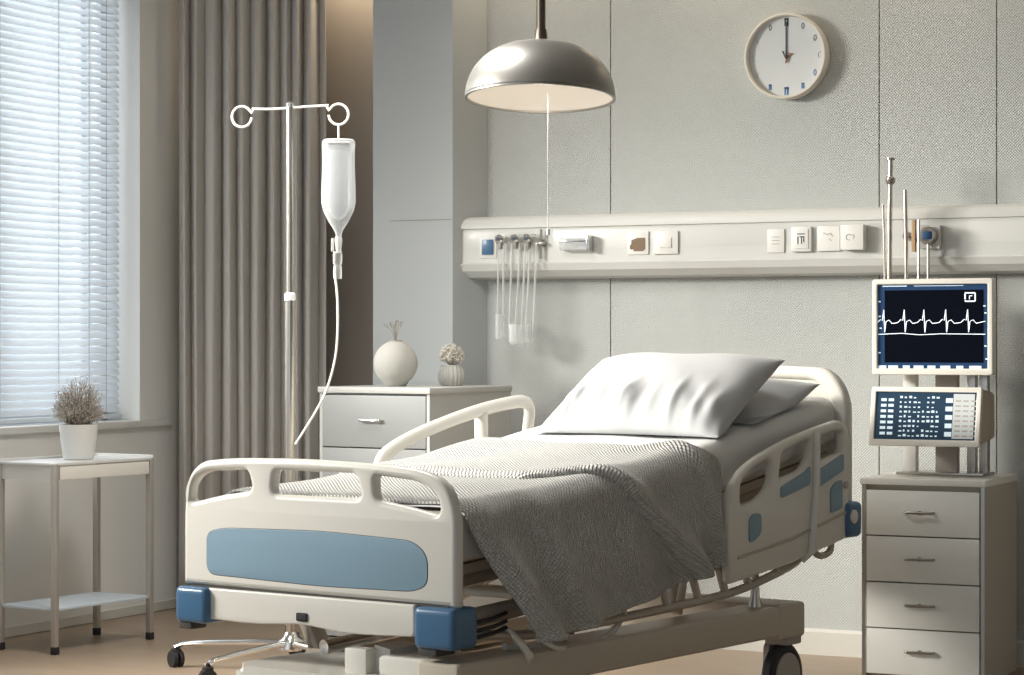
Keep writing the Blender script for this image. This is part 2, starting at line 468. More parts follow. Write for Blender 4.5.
px_, py_ = c2w(-1.902, 10.53)
pp = thing('potted_plant', 'bushy dried plant in a white tapered pot on the side table', 'plant', (px_, py_, TZ+.0005))
MB().lathe([(0, 0), (.060, 0), (.066, .006), (.080, .10), (.084, .150), (.084, .155), (.078, .155), (.075, .14), (0, .135)], seg=40).build('pot', M['ceramic'], pp)
MB().lathe([(0, .136), (.074, .137), (.0745, .13), (0, .125)], seg=24).build('soil', M['soil'], pp)
st = MB(); bd = MB()
def octa(mb, c, r):
    c = Vector(c); ps = [c+Vector(d)*r for d in ((1, 0, 0), (0, 1, 0), (-1, 0, 0), (0, -1, 0), (0, 0, 1.5), (0, 0, -1.5))]
    v = [mb.bm.verts.new(p) for p in ps]
    for k in range(4):
        mb.bm.faces.new((v[k], v[(k+1) % 4], v[4])); mb.bm.faces.new((v[(k+1) % 4], v[k], v[5]))
for i in range(300):
    a = random.uniform(0, 2*PI); el = random.uniform(-.12, 1.0)**1 if random.random() > .0 else 0
    el = math.asin(min(1, max(-.15, random.uniform(-.15, 1))))
    R_ = random.uniform(.09, .125)*(1+.75*max(0, math.sin(el)-.45))
    b = Vector((random.uniform(-.04, .04), random.uniform(-.04, .04), .135))
    c0 = Vector((0, 0, .20))
    e = c0+Vector((math.cos(a)*math.cos(el)*R_, math.sin(a)*math.cos(el)*R_, math.sin(el)*R_*1.0))
    mid = (b+e)/2+Vector((0, 0, .02))
    pts = [b, mid, e]; st.tube(pts, [.0014, .0011, .0007], 3, caps=False)
    for k in range(9):
        t = random.uniform(.35, 1); q = b*(1-t)**2+mid*2*t*(1-t)+e*t*t if t < 1 else e
        octa(bd, q+Vector((random.gauss(0, .009), random.gauss(0, .009), random.gauss(0, .008))), random.uniform(.0018, .0036))
st.build('stems', M['twig'], pp, smooth=False); bd.build('buds', M['bud'], pp, smooth=False, recalc=False)

# ------------------------------------------------------------------ drawers (shared maker)
def pull_bar(L, proj):
    m = MB(); pts = [(-L/2, 0, 0), (-L/2, -proj, 0), (L/2, -proj, 0), (L/2, 0, 0)]
    P = []
    for i, p in enumerate(pts):
        p = Vector(p)
        if i in (0, 3): P.append(p); continue
        a = Vector(pts[i-1]); b = Vector(pts[i+1]); r = min(.014, proj*.8)
        A = p+(a-p).normalized()*r; B = p+(b-p).normalized()*r
        for k in range(6): t = k/5; P.append(A*(1-t)**2+p*2*t*(1-t)+B*t*t)
    m.tube(P, .0052, 10, flat=(1.1, 1)); return m

def chest(name, label, loc, rz, W, Dp, Hh, zs, topm, bodym, sidem, hx, dm, inset=.018, hl=.1, hp=.02, foot=.0):
    t = thing(name, label, 'cabinet', loc, rz)      # local: front face at y=0, x from 0 to W, depth to +y
    b = MB(); th = .018
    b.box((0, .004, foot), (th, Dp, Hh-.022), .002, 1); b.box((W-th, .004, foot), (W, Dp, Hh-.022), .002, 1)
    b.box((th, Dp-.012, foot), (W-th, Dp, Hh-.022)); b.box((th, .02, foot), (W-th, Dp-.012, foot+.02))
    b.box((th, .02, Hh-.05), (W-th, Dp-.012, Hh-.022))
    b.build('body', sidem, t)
    MB().box((-.006, -.010, Hh-.026), (W+.006, Dp+.002, Hh), .004, 2).build('cabinet_top', topm, t)
    for xa in (0, W-.016): MB().box((xa, -.002, foot), (xa+.016, .006, Hh-.026), .001, 1).build('edge_trim', bodym, t)
    for z0, z1 in zs:
        d = MB().box((inset, -.006, z0), (W-inset, .018, z1), .0025, 2).build('drawer', dm, t)
        hd = pull_bar(hl, hp).build('handle', hx, d); hd.location = (W/2-.01, -.006, z0+(z1-z0)*.52)
        bs = MB().tube([(0, 0, 0), (0, -.003, 0)], .009, 12); bs.build('handle_seat', hx, hd)
    return t
# left chest
lx, ly = c2w(-.8285, 10.353)
HB = 1.139
chest('chest_of_drawers', 'white chest of drawers with chrome handles behind the bed, two vases on it', (lx, ly, 0), math.radians(-6), .572, .640, HB,
      [(.07, .40), (.405, .645), (.650, .878), (.883, HB-.035)], M['grey'], M['grey'], M['grey'], M['chrome'], M['greyd'], foot=.04, hl=.11)
# right chest
HR = .795
RX, RY = -2.924, 9.16
q = (HR-.046-.02)/4
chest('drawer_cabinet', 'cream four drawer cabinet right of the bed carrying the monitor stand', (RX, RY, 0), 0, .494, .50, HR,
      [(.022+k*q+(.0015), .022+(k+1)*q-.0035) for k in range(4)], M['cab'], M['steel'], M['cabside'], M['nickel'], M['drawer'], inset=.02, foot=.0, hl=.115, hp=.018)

# vases
vx, vy = c2w(-.505, 10.42)
v1 = thing('round_vase', 'large round stoneware vase holding thin dry twigs on the white chest', 'vase', (vx, vy, HB), 0, 'vases on the white chest')
pr = [(0, 0), (.040, 0), (.046, .004)]
for k in range(1, 20):
    a = -PI/2+.52+(PI-.52-.25)*k/19; pr.append((.096*math.cos(a), .100+.098*math.sin(a)))
pr += [(.026, .200), (.020, .199), (.017, .19), (0, .19)]
MB().lathe(pr, seg=48).build('vase_body', M['vase'], v1)
tw_ = MB()
for i in range(9):
    a = random.uniform(0, 2*PI); r1 = random.uniform(.02, .055); h = random.uniform(.05, .085)
    b = Vector((0, 0, .185)); e = Vector((math.cos(a)*r1, math.sin(a)*r1, .2+h)); m_ = (b+e)/2+Vector((-math.cos(a)*.006, -math.sin(a)*.006, .012))
    tw_.tube([b, m_, e], [.0016, .0012, .0009], 5)
    for s_ in (-1, 1):
        f_ = e+Vector((random.gauss(0, .008), random.gauss(0, .008), .008)); tw_.tube([m_*.4+e*.6, f_], .0008, 4); octa(tw_, f_, .0028)
tw_.build('twigs', M['twig'], v1, smooth=False)
vx, vy = c2w(-.265, 10.50)
v2 = thing('small_vase', 'small ribbed vase topped with a ball of dry flowers on the white chest', 'vase', (vx, vy, HB), 0, 'vases on the white chest')
def rib(i, j):
    a = 2*PI*i; z = .092*j; r = .036+.023*math.sin(PI*(.12+.80*j)); r *= 1+.035*math.cos(a*18)
    return (r*math.cos(a), r*math.sin(a), z)
rb = MB(); rb.grid(rib, 144, 16, True); rb.lathe([(0, .0), (.044, .0)], seg=24); rb.lathe([(.046, .088), (0, .088)], seg=24)
rb.build('vase_body', M['vase'], v2)
fl = MB()
for i in range(260):
    a = random.uniform(0, 2*PI); el = math.asin(random.uniform(-.3, 1)); r = random.uniform(.036, .056)
    p = Vector((math.cos(a)*math.cos(el)*r, math.sin(a)*math.cos(el)*r, .125+math.sin(el)*r))
    fl.tube([(0, 0, .085), p], [.0008, .0007], 3, caps=False)
    for k in range(3): octa(fl, p+Vector((random.gauss(0, .004), random.gauss(0, .004), random.gauss(0, .004))), .0032)
fl.build('dried_flowers', M['flower'], v2, smooth=False, recalc=False)

# ------------------------------------------------------------------ IV stand
ix, iy = c2w(-.897, 9.70)
iv = thing('iv_stand', 'tall chrome drip stand on casters beside the bed foot', 'iv stand', (ix, iy, 0), TH)
# local x = to the right of the view, local y = away
MB().tube([(0, 0, 1.50), (0, 0, 2.325)], .0150, 16).build('upper_pole', M['pole'], iv)
MB().tube([(0, 0, .11), (0, 0, 1.512)], .0200, 16).build('lower_pole', M['pole'], iv)
MB().lathe([(0, 1.50), (.023, 1.50), (.023, 1.525), (.016, 1.532), (0, 1.532)], seg=20).build('collar', M['white_rod'], iv)
MB().lathe([(0, 2.32), (.016, 2.32), (.017, 2.335), (.010, 2.342), (0, 2.343)], seg=20).build('pole_cap', M['chrome'], iv)
hb = MB(); f3 = lambda a, b: (a, -.002, b)
hb.tube(smooth_path([(-.155, 0, 2.312), (-.08, 0, 2.311), (0, 0, 2.316), (.08, 0, 2.322), (.155, 0, 2.326)], 4), .0052, 8)
hb.build('hook_bar', M['white_rod'], iv)
LC, RC = (-.195, 2.280), (.196, 2.290)
for (cx, cz), s_ in ((LC, 1), (RC, -1)):
    pts = [(cx+s_*(.05), 0, 2.312 if s_ > 0 else 2.326)] + [(cx+s_*.040*math.cos(a), 0, cz+.042*math.sin(a)) for a in [math.radians(20+k*16) for k in range(0, 22)]]
    MB().tube(pts, .0052, 8).build('hook', M['white_rod'], iv)
MB().lathe([(0, .085), (.045, .085), (.055, .095), (.05, .125), (.03, .14), (.022, .16), (0, .16)], seg=24).build('base_hub', M['chrome'], iv)
for k in range(5):
    a = math.radians(164+72*k); d = Vector((math.cos(a), math.sin(a), 0)); L = .50
    lg = MB().tube(smooth_path([d*.03+Vector((0, 0, .115)), d*.2+Vector((0, 0, .112)), d*(L-.06)+Vector((0, 0, .098)), d*L+Vector((0, 0, .083))], 5), [.017]*5+[.015]*5+[.013]*6, 12, flat=(.8, 1.25)).build('leg', M['chrome'], iv)
    e = d*L
    cs = MB().tube([e+Vector((0, 0, .03)), e+Vector((0, 0, .09))], .008, 8)
    n_ = Vector((math.cos(a+.9), math.sin(a+.9), 0))
    for s_ in (-1, 1):
        c = e+n_*.014*s_+Vector((0, 0, .034)); cs.tube([c-n_*.009, c+n_*.009], .034, 20)
    cs.tube([e+Vector((0, 0, .055)), e+Vector((0, 0, .074))], .022, 16)
    cs.build('caster', M['black'], lg)

for o in iv.children:
    if o.name.split('.')[0] in ('upper_pole', 'hook_bar', 'hook', 'pole_cap'): o.location.z = -.038
# drip bag hanging from the right hook
bx_, by_ = c2w(-.897+.196, 9.70)
bg = thing('iv_bag', 'clear drip bottle of fluid hanging from the right hook of the stand', 'iv bag', (bx_, by_, -.038), TH)
zb = 2.19
MB().tube([(0, 0, 2.2425), (0, 0, zb-.004)], .004, 8).build('hanger', M['white_rod'], bg)
prof = [(0, zb), (.055, zb), (.064, zb-.006), (.068, zb-.02), (.066, zb-.05), (.066, zb-.10), (.069, zb-.2), (.070, zb-.255), (.062, zb-.29), (.040, zb-.335), (.020, zb-.365), (.012, zb-.385), (.011, zb-.40), (0, zb-.40)]
def squash(o, f=.62):
    for v in o.data.vertices: v.co.y *= f
    return o
squash(MB().lathe(prof, seg=40).build('bag_body', M['bag'], bg))
squash(MB().lathe([(0, zb-.045), (.052, zb-.045), (.054, zb-.1), (.055, zb-.25), (.046, zb-.28), (.028, zb-.315), (0, zb-.33)], seg=32).build('fluid', M['fluid'], bg))
MB().box((-.05, -.046, zb-.020), (.05, -.036, zb-.012), .002).build('bag_seam', M['tube'], bg)
MB().lathe([(0, zb-.395), (.013, zb-.395), (.016, zb-.41), (.012, zb-.44), (.010, zb-.46), (0, zb-.46)], (.0, 0, 0), 16).build('port', M['tube'], bg)
MB().lathe([(0, zb-.455), (.017, zb-.455), (.019, zb-.465), (.019, zb-.50), (.014, zb-.51), (.017, zb-.515), (.017, zb-.565), (0, zb-.565)], (-.004, 0, 0), 16).build('drip_chamber', M['clear'], bg)
MB().box((-.030, -.006, zb-.455), (-.018, .006, zb-.40), .003).build('clamp', M['tube'], bg)
s_ = 9.70/2400
tube_px = [(335, 270), (338, 300), (338, 335), (335, 362), (327, 390), (316, 412), (305, 430), (296, 444)]
pts = [((p[0]-512)*s_-(-.897+.196), -.03, EYE-(p[1]-340)*s_+.038) for p in tube_px]
MB().tube(smooth_path(pts, 6), .0048, 8).build('drip_tube', M['white_rod'], bg)

# ------------------------------------------------------------------ pendant lamp
lxw, lyw = c2w((541-512)/2400*8.5, 8.5)
zr = EYE+(340-99)/2400*8.5
la = thing('pendant_lamp', 'grey metal dome pendant lamp hanging above the bed', 'lamp', (lxw, lyw, 0))
R_ = .265
pr = []
for k in range(0, 25):
    a = (PI/2)*k/24; rr = R_*math.cos(a)**.78 if k < 24 else .024; pr.append((max(rr, .024), zr+.198*math.sin(a)**1.0))
pr_in = [(max(r-.006, .018), z-.004) for r, z in pr[::-1]]
pr_in[-1] = (R_-.006, zr)
MB().lathe(pr, seg=72).build('shade', M['lamp'], la, solid=.003)
MB().lathe(pr_in, seg=72).build('shade_inside', M['lampin'], la, solid=.002)
MB().lathe([(R_+.002, zr-.003), (R_+.002, zr+.003), (R_-.008, zr+.003), (R_-.008, zr-.003), (R_+.002, zr-.003)], seg=72).build('rim', M['lamp'], la)
MB().lathe([(0, zr+.13), (.025, zr+.13), (.042, zr+.105), (.045, zr+.085), (.032, zr+.06), (.012, zr+.053), (0, zr+.052)], seg=32).build('bulb', M['bulb'], la)
MB().lathe([(0, zr+.125), (.022, zr+.125), (.022, zr+.20), (0, zr+.2)], seg=24).build('bulb_holder', M['lamp'], la)
MB().lathe([(0, zr+.193), (.030, zr+.193), (.030, zr+.205), (.024, zr+.212), (.020, zr+.245), (.0165, zr+.25), (.0165, ZC-.03), (0, ZC-.03)], seg=24).build('stem', M['stem'], la)
MB().lathe([(0, ZC), (.06, ZC), (.06, ZC-.02), (.03, ZC-.035), (0, ZC-.035)], seg=32).build('ceiling_rose', M['lamp'], la)
pl_ = bpy.data.lights.new('lamp_light', 'POINT'); pl_.energy = .9; pl_.color = (1, .88, .74); pl_.shadow_soft_size = .04
po = bpy.data.objects.new('lamp_light', pl_); COL.objects.link(po); po.location = (lxw, lyw, zr-.02)
Tm = Matrix.Translation((0, 0, zr+.2)) @ Matrix.Rotation(TH, 4, 'Z') @ Matrix.Rotation(math.radians(-5.5), 4, 'X') @ Matrix.Rotation(math.radians(1), 4, 'Y') @ Matrix.Rotation(-TH, 4, 'Z') @ Matrix.Translation((0, 0, -zr-.2))
for o in la.children:
    if o.name.split('.')[0] in ('shade', 'shade_inside', 'rim', 'bulb', 'bulb_holder'): o.data.transform(Tm)
MB().tube([(.028, 0, zr+.02), (.028, 0, EYE+(340-232)/2400*8.5)], .0028, 8).build('pull_cord', M['tube'], la)
MB().lathe([(0, EYE+.372), (.007, EYE+.372), (.007, EYE+.392), (0, EYE+.396)], (.028, 0, 0), 12).build('cord_pull', M['white_rod'], la)

# ------------------------------------------------------------------ headwall service rail
hw = thing('headwall_rail', 'long white medical service rail with sockets fixed across the back wall', 'wall rail', (0, YB, 0))
XA, XB_ = -4.99, -1.2
z0, z1 = 1.612, 1.895
def band(za, zb_, prof):   # prof in (depth, z)
    return prof
bd = MB()
body = [(0, 1.62), (-.045, 1.612), (-.085, 1.622), (-.115, 1.65), (-.125, 1.680), (-.122, 1.6835), (-.116, 1.6845), (-.112, 1.838), (-.116, 1.8395), (-.122, 1.841), (-.120, 1.860), (-.108, 1.882), (-.085, 1.894), (0, 1.897)]
bd.prism(body, XA+.03, XB_, 'x')
bd.build('rail_body', M['rail'], hw, ang=25)
# rounded end cap
ec = MB(); N = 9
rings = []
for k in range(N):
    a = PI/2*k/(N-1); f = 1-(1-math.cos(a))*.45; x = XA+.03-.03*math.sin(a)
    zc = 1.755; rings.append([ec.bm.verts.new((x, y*f, zc+(z-zc)*(1-(1-math.cos(a))*.06))) for y, z in body])
for a, b in zip(rings, rings[1:]):
    n = len(a)
    for k in range(n): ec.bm.faces.new((a[k], a[(k+1) % n], b[(k+1) % n], b[k]))
ec.bm.faces.new(rings[-1]); ec.build('end_cap', M['rail'], hw, ang=30)
MB().box((XA+.035, -.1145, 1.70), (-4.60, -.112, 1.826), .001).build('cover_panel', M['rail'], hw)
MB().box((-4.50, -.1145, 1.70), (-2.98, -.112, 1.826), .001).build('cover_panel', M['rail'], hw)
MB().box((-2.80, -.1145, 1.70), (XB_-.05, -.112, 1.826), .001).build('cover_panel', M['rail'], hw)
def rx(px):      # position along the rail front
    a = (px-512)/2400; D = (YB-.12)/(math.cos(TH)+a*math.sin(TH)); return c2w(a*D, D)[0]
yF = -.1145
def socket(px, w_, h_, dep, zc=1.765, m=None, name='socket'):
    x = rx(px); return MB().box((x-w_/2, yF-dep, zc-h_/2), (x+w_/2, yF, zc+h_/2), min(.004, dep*.4)).build(name, m or M['socket'], hw), x
s0, x = socket(488, .085, .095, .006, 1.755, name='switch'); MB().box((x-.028, yF-.014, 1.755-.032), (x+.028, yF-.006, 1.755+.036), .003).build('rocker', M['blue'], s0)
s1, x = socket(638, .10, .10, .008, 1.762)
MB().prism([(x-.035, 1.735), (x-.02, 1.735), (x-.02, 1.727), (x+.025, 1.727), (x+.035, 1.735), (x+.035, 1.785), (x+.0, 1.785), (x-.03, 1.775), (x-.03, 1.76), (x-.038, 1.75)], yF-.0095, yF-.007, 'y').build('opening', M['hole'], s1, smooth=False)
s2, x = socket(666, .115, .10, .010, 1.762); MB().box((x-.028, yF-.014, 1.74), (x+.028, yF-.010, 1.785), .002).build('rocker', M['socket'], s2)
s3, x = socket(776, .075, .10, .008, 1.76); k = MB()
for dz in (-.015, .0, .015): k.box((x-.02, yF-.0095, 1.762+dz-.0012), (x+.018, yF-.0078, 1.762+dz+.0012))
k.build('marking', M['nickel'], s3)
s4, x = socket(802, .088, .105, .020, 1.765); k = MB(); e_ = yF-.0212
MB().box((x-.034, yF-.0235, 1.725), (x+.034, yF-.019, 1.808), .002).build('face_plate', M['socket'], s4)
e_ = yF-.0248
k.box((x-.016, e_, 1.785), (x+.018, e_+.002, 1.789)); k.box((x-.014, e_, 1.745), (x-.010, e_+.002, 1.776)); k.box((x+.002, e_, 1.745), (x+.006, e_+.002, 1.776)); k.box((x-.004, e_, 1.773), (x+.016, e_+.002, 1.777)); k.box((x+.012, e_, 1.752), (x+.016, e_+.002, 1.776))
k.build('marking', M['print'], s4)
s5, x = socket(829, .098, .105, .014, 1.765); k = MB(); e_ = yF-.0155
k.tube([(x-.022, e_, 1.79), (x-.004, e_, 1.782), (x+.010, e_, 1.788), (x+.018, e_, 1.775)], .0014, 6).tube([(x+.002, e_, 1.765), (x+.014, e_, 1.757)], .0014, 6)
k.build('marking', M['nickel'], s5)
s6, x = socket(855, .100, .105, .050, 1.768); k = MB(); e_ = yF-.0508
k.tube([(x-.012+.012*math.cos(a), e_, 1.768+.012*math.sin(a)) for a in [.6+j*.45 for j in range(11)]], .0013, 6).tube([(x+.004, e_, 1.78), (x+.012, e_, 1.772), (x+.006, e_, 1.762)], .0013, 6)
k.build('marking', M['nickel'], s6)
# clear holder fixed to the rail
x = rx(578)
hd = MB(); hd.box((x-.075, yF-.05, 1.735), (x+.065, yF-.003, 1.79), .01, 3)
h_ = hd.build('clear_holder', M['bag'], hw)
MB().box((x-.078, yF-.054, 1.770), (x+.072, yF-.047, 1.778), .002).box((x+.06, yF-.055, 1.73), (x+.072, yF-.002, 1.80), .003).build('holder_clip', M['chrome'], h_)

# suction tubing set hanging on rail
sx = rx(519)
su = thing('suction_set', 'row of chrome valves with clear tubes and cups hanging from the wall rail', 'suction set', (sx, YB+yF, 0))
MB().box((-.085, -.022, 1.797), (.085, -.001, 1.812), .004).build('mounting_bar', M['clear'], su)
for dx in (-.075, 0.0, .062):
    vk = MB().lathe([(0, -.0), (.014, 0), (.014, .03), (.020, .032), (.020, .046), (.012, .052), (0, .052)], (dx, -.012, 1.79), 20, Matrix.Rotation(PI/2, 3, 'X')).build('valve', M['chrome'], su)
    MB().lathe([(0, .0), (.009, 0), (.009, .004), (0, .004)], (dx, -.064, 1.79), 16, Matrix.Rotation(PI/2, 3, 'X')).build('valve_cap', M['print'], vk)
    MB().lathe([(0, 1.745), (.010, 1.745), (.012, 1.76), (.012, 1.775), (0, 1.775)], (dx, -.035, 0), 14).build('nipple', M['nickel'], vk)
for k, (dx, zb_, dx2) in enumerate(((-.086, 1.42, -.088), (-.060, 1.42, -.058), (-.02, 1.385, -.03), (.018, 1.375, .0), (.045, 1.37, .03), (.068, 1.37, .052), (.10, 1.35, .088))):
    MB().tube(smooth_path([(dx, -.035, 1.775), (dx, -.04, 1.70), (dx*.6+dx2*.4, -.042, 1.55), (dx2, -.042, zb_+.03), (dx2, -.042, zb_)], 5), .0048, 8).build('tube', M['tube'], su)
MB().lathe([(.024, 1.455), (.024, 1.35), (.022, 1.345), (0, 1.345), (0, 1.349), (.020, 1.35), (.021, 1.455), (.024, 1.455)], (-.072, -.045, 0), 24).build('cup', M['clear'], su)
MB().lathe([(.052, 1.41), (.050, 1.33), (.040, 1.318), (0, 1.316), (0, 1.321), (.038, 1.323), (.046, 1.335), (.049, 1.41), (.052, 1.41)], (.032, -.058, 0), 32).build('cup', M['clear'], su)
MB().tube([(.115, -.02, 1.83), (.115, -.02, 1.70)], .007, 8).box((.095, -.03, 1.76), (.135, -.001, 1.775), .003).build('bracket', M['nickel'], su)

# plug with blue valve right of the rods
xg = rx(931)
pg = thing('gas_valve', 'grey wall valve with dark blue knob and thin rod behind the monitor', 'valve', (xg, YB+yF, 0))
MB().box((-.045, -.03, 1.715), (.045, -.001, 1.812), .006).build('valve_plate', M['socket'], pg)
MB().lathe([(0, 0), (.036, 0), (.038, .02), (.030, .035), (0, .036)], (0, -.028, 1.768), 24, Matrix.Rotation(PI/2, 3, 'X')).build('valve_knob', M['nickel'], pg)
MB().box((-.018, -.072, 1.752), (.020, -.063, 1.785), .003).build('valve_button', M['blueprint'], pg)
MB().tube([(.0, -.045, 1.735), (.0, -.045, 1.50)], .006, 8).build('valve_rod', M['steel'], pg)
MB().lathe([(0, 0), (.018, 0), (.018, .05), (.012, .06), (0, .06)], (-.09, -.002, 1.768), 16, Matrix.Rotation(PI/2, 3, 'X')).build('side_outlet', M['nickel'], pg)

# ------------------------------------------------------------------ wall clock
ccx, ccz = -3.437, EYE+283/2400*10.26
ck = thing('wall_clock', 'round white wall clock with pale dial showing twelve', 'clock', (ccx, YB, ccz))
RX90 = Matrix.Rotation(PI/2, 3, 'X'); Rk = .184
MB().lathe([(0, .001), (Rk-.012, .001), (Rk-.002, .008), (Rk, .02), (Rk, .062), (Rk-.004, .068), (Rk-.010, .068), (Rk-.013, .060), (Rk-.014, .038), (0, .038)], seg=72, axis=RX90).build('case', M['case'], ck)
MB().lathe([(0, .0385), (Rk-.0145, .0385), (Rk-.0145, .0405), (0, .0405)], seg=64, axis=RX90).build('dial', M['face'], ck)
yd = -.0412
for h in range(12):
    a = math.radians(90-30*h); r = Rk*.80; k = MB()
    cx_, cz_ = r*math.cos(a), r*math.sin(a)
    big = h in (0, 6)
    hs, ws = (.017, .009) if big else (.012, .006)
    if h in (1, 2, 4, 11): 
        k.tube([(cx_+ws*math.cos(t)*.9, yd, cz_+hs*math.sin(t)) for t in [j*2*PI/12 for j in range(12)]], .0016, 5, closed=True)
    elif h in (3, 8, 9, 10):
        k.tube([(cx_+ws, yd, cz_+hs), (cx_-ws*.6, yd, cz_+hs*.7), (cx_-ws*.8, yd, cz_-hs*.7), (cx_+ws*.6, yd, cz_-hs)], .0011, 5)
    else:
        k.box((cx_-ws, yd-.001, cz_-hs), (cx_-ws*.3, yd+.001, cz_+hs)).box((cx_+ws*.2, yd-.001, cz_-hs), (cx_+ws, yd+.001, cz_+hs*.8)).box((cx_-ws, yd-.001, cz_+hs*.5), (cx_+ws, yd+.001, cz_+hs))
    k.build('hour_mark', M['blueprint'] if h in (4, 5, 6, 7) else (M['nickel'] if h in (3, 8, 9, 10) else M['print']), ck, smooth=False)
MB().box((-.0032, -.046, -.01), (.0032, -.0445, Rk*.80), .0005, 1).build('minute_hand', M['print'], ck)
MB().prism([(-.004, -.03), (.004, -.028), (.014, .0), (.032, .012), (.012, .014), (.0, -.004)], -.0485, -.047, 'y').build('hour_hand', M['brown'], ck, smooth=False)
MB().prism([(-.002, -.01), (.002, -.01), (-.008, .022), (-.018, .024)], -.0515, -.050, 'y').build('second_hand', M['print'], ck, smooth=False)
MB().lathe([(0, .040), (.006, .040), (.006, .054), (0, .055)], seg=16, axis=RX90).build('hand_pivot', M['print'], ck)

# ------------------------------------------------------------------ monitor stand on the right cabinet
mx_, my_ = -2.705, 9.44
ms = thing('monitor_stand', 'grey metal stand with tall chrome rods rising from the drawer cabinet', 'stand', (mx_, my_, 0))
ZT = HR
MB().box((-.16, -.02, ZT), (.20, .16, ZT+.012), .003).build('base_plate', M['steel'], ms)
for x0_, x1_, m_ in ((-.150, -.095, 'socket'), (-.015, .075, 'hub'), (.115, .150, 'steel'), (.165, .20, 'steel')):
    MB().box((x0_, .045, ZT+.01), (x1_, .09, 1.30), .004).build('post', M[m_], ms)
MB().box((-.13, .046, 1.08), (.19, .095, 1.11), .004).build('cross_bar', M['steel'], ms)
def rodx(px, y): 
    a = (px-512)/2400; D = y/(math.cos(TH)+a*math.sin(TH)); return c2w(a*D, D)[0]-mx_, D
for (p0, p1, y_top, y_bot, r) in ((890.5, 889, 160, 300, .0105), (905, 907, 190, 300, .0085), (883, 886, 205, 300, .006)):
    xa, D = rodx(p0, my_+.08); xb, _ = rodx(p1, my_+.08); xm = (xa+xb)/2
    zt = EYE+(340-y_top)/2400*D
    k = MB().tube([(xa, .08, zt), (xm, .08, (zt+1.55)/2), (xb, .08, 1.25)], r, 12)
    rod = k.build('rod', M['pole'], ms)
    if y_top == 160:
        MB().lathe([(0, zt), (.018, zt), (.018, zt+.008), (0, zt+.010)], (xa, .08, 0), 16).build('rod_cap', M['nickel'], rod)
        MB().lathe([(0, zt-.10), (.013, zt-.10), (.020, zt-.090), (.020, zt-.075), (.013, zt-.068), (0, zt-.068)], (xa, .08, 0), 16).build('rod_collar', M['nickel'], rod)
xa, D = rodx(914, my_+.08)
MB().box((xa-.008, .07, 1.70), (xa+.008, .09, 1.83), .002).build('rod_clip', M['amber'], ms)
MB().tube([(xa+.02, .08, 1.83), (xa+.018, .08, 1.25)], .006, 8).build('rod', M['steel'], ms)

# patient monitor
mo = thing('patient_monitor', 'white framed monitor with a heartbeat trace on its black screen', 'monitor', (mx_, my_-.06, 1.20), 0)
MW, MH = .495, .385
x0_, x1_ = -MW/2+.008, MW/2+.008
outer = rpoly([(x0_, 0), (x1_, 0), (x1_, MH), (x0_, MH)], .012)
hole = rpoly([(x0_+.022, .026), (x1_-.022, .026), (x1_-.022, MH-.022), (x0_+.022, MH-.022)], .004)
plate('bezel', M['monitor'], outer, [hole], .05, .005, lambda a, b, c: (a, c, b), mo)
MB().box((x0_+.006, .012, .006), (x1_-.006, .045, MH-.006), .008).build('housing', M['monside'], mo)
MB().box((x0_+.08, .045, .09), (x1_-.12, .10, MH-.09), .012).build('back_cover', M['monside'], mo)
MB().box((x0_+.022, -.013, .026), (x1_-.022, .012, MH-.022)).build('screen', M['scrblue'], mo, smooth=False)
MB().box((x0_+.050, -.0145, .050), (x1_-.040, -.0125, MH-.045)).build('display', M['screen'], mo, smooth=False)
yS = -.0155
def ink(mb, pts, r=.0016): mb.tube([(a, yS, b) for a, b in pts], r, 5)
SX = lambda px: x0_+(px-870)/122*MW
SZ = lambda py: MH-(py-278)/97*MH
tr = MB()
w_pts = []
base_y = 322
for bx in (882, 903, 923, 945, 967):
    w_pts += [(bx-9, base_y+.5), (bx-7, base_y), (bx-4, base_y-3), (bx-2, base_y-2), (bx-.5, base_y-13), (bx+.5, base_y+10), (bx+1.8, base_y-1), (bx+5, base_y-2.5), (bx+8, base_y+1)]
w_pts.append((984, base_y-1))
ink(tr, [(SX(a), SZ(b)) for a, b in w_pts], .0016)
ink(tr, [(SX(876), SZ(334)), (SX(900), SZ(333)), (SX(918), SZ(334.5)), (SX(940), SZ(333.5)), (SX(984), SZ(334))], .0014)
tr.build('trace', M['glow'], mo)
ic = MB()
ink(ic, rpoly([(SX(964), SZ(301)), (SX(974), SZ(301)), (SX(974), SZ(292.5)), (SX(964), SZ(292.5))], .004)+[(SX(964), SZ(299))], .0026)
ink(ic, [(SX(968.3), SZ(299)), (SX(968.3), SZ(295.5)), (SX(971), SZ(295.5))], .0018)
ic.build('icon', M['glow'], mo)
bt = MB()
for k, (a, b) in enumerate(((876, 884), (886, 896), (901, 908), (912, 922), (926, 934), (939, 949), (955, 962), (968, 980))):
    bt.box((SX(a), -.0150, SZ(368.5)), (SX(b), -.0128, SZ(365.5)))
for (a, y) in ((876, 300), (876, 315), (877, 327), (876, 352), (982, 305), (983, 312), (983, 345), (984, 358)):
    bt.box((SX(a), -.0150, SZ(y+1.4)), (SX(a+2.2), -.0128, SZ(y)))
bt.box((SX(880), -.0150, SZ(285.6)), (SX(905), -.0128, SZ(284.6))).box((SX(912), -.0150, SZ(285.4)), (SX(962), -.0128, SZ(284.8)))
bt.build('screen_marks', M['glow2'], mo, smooth=False)

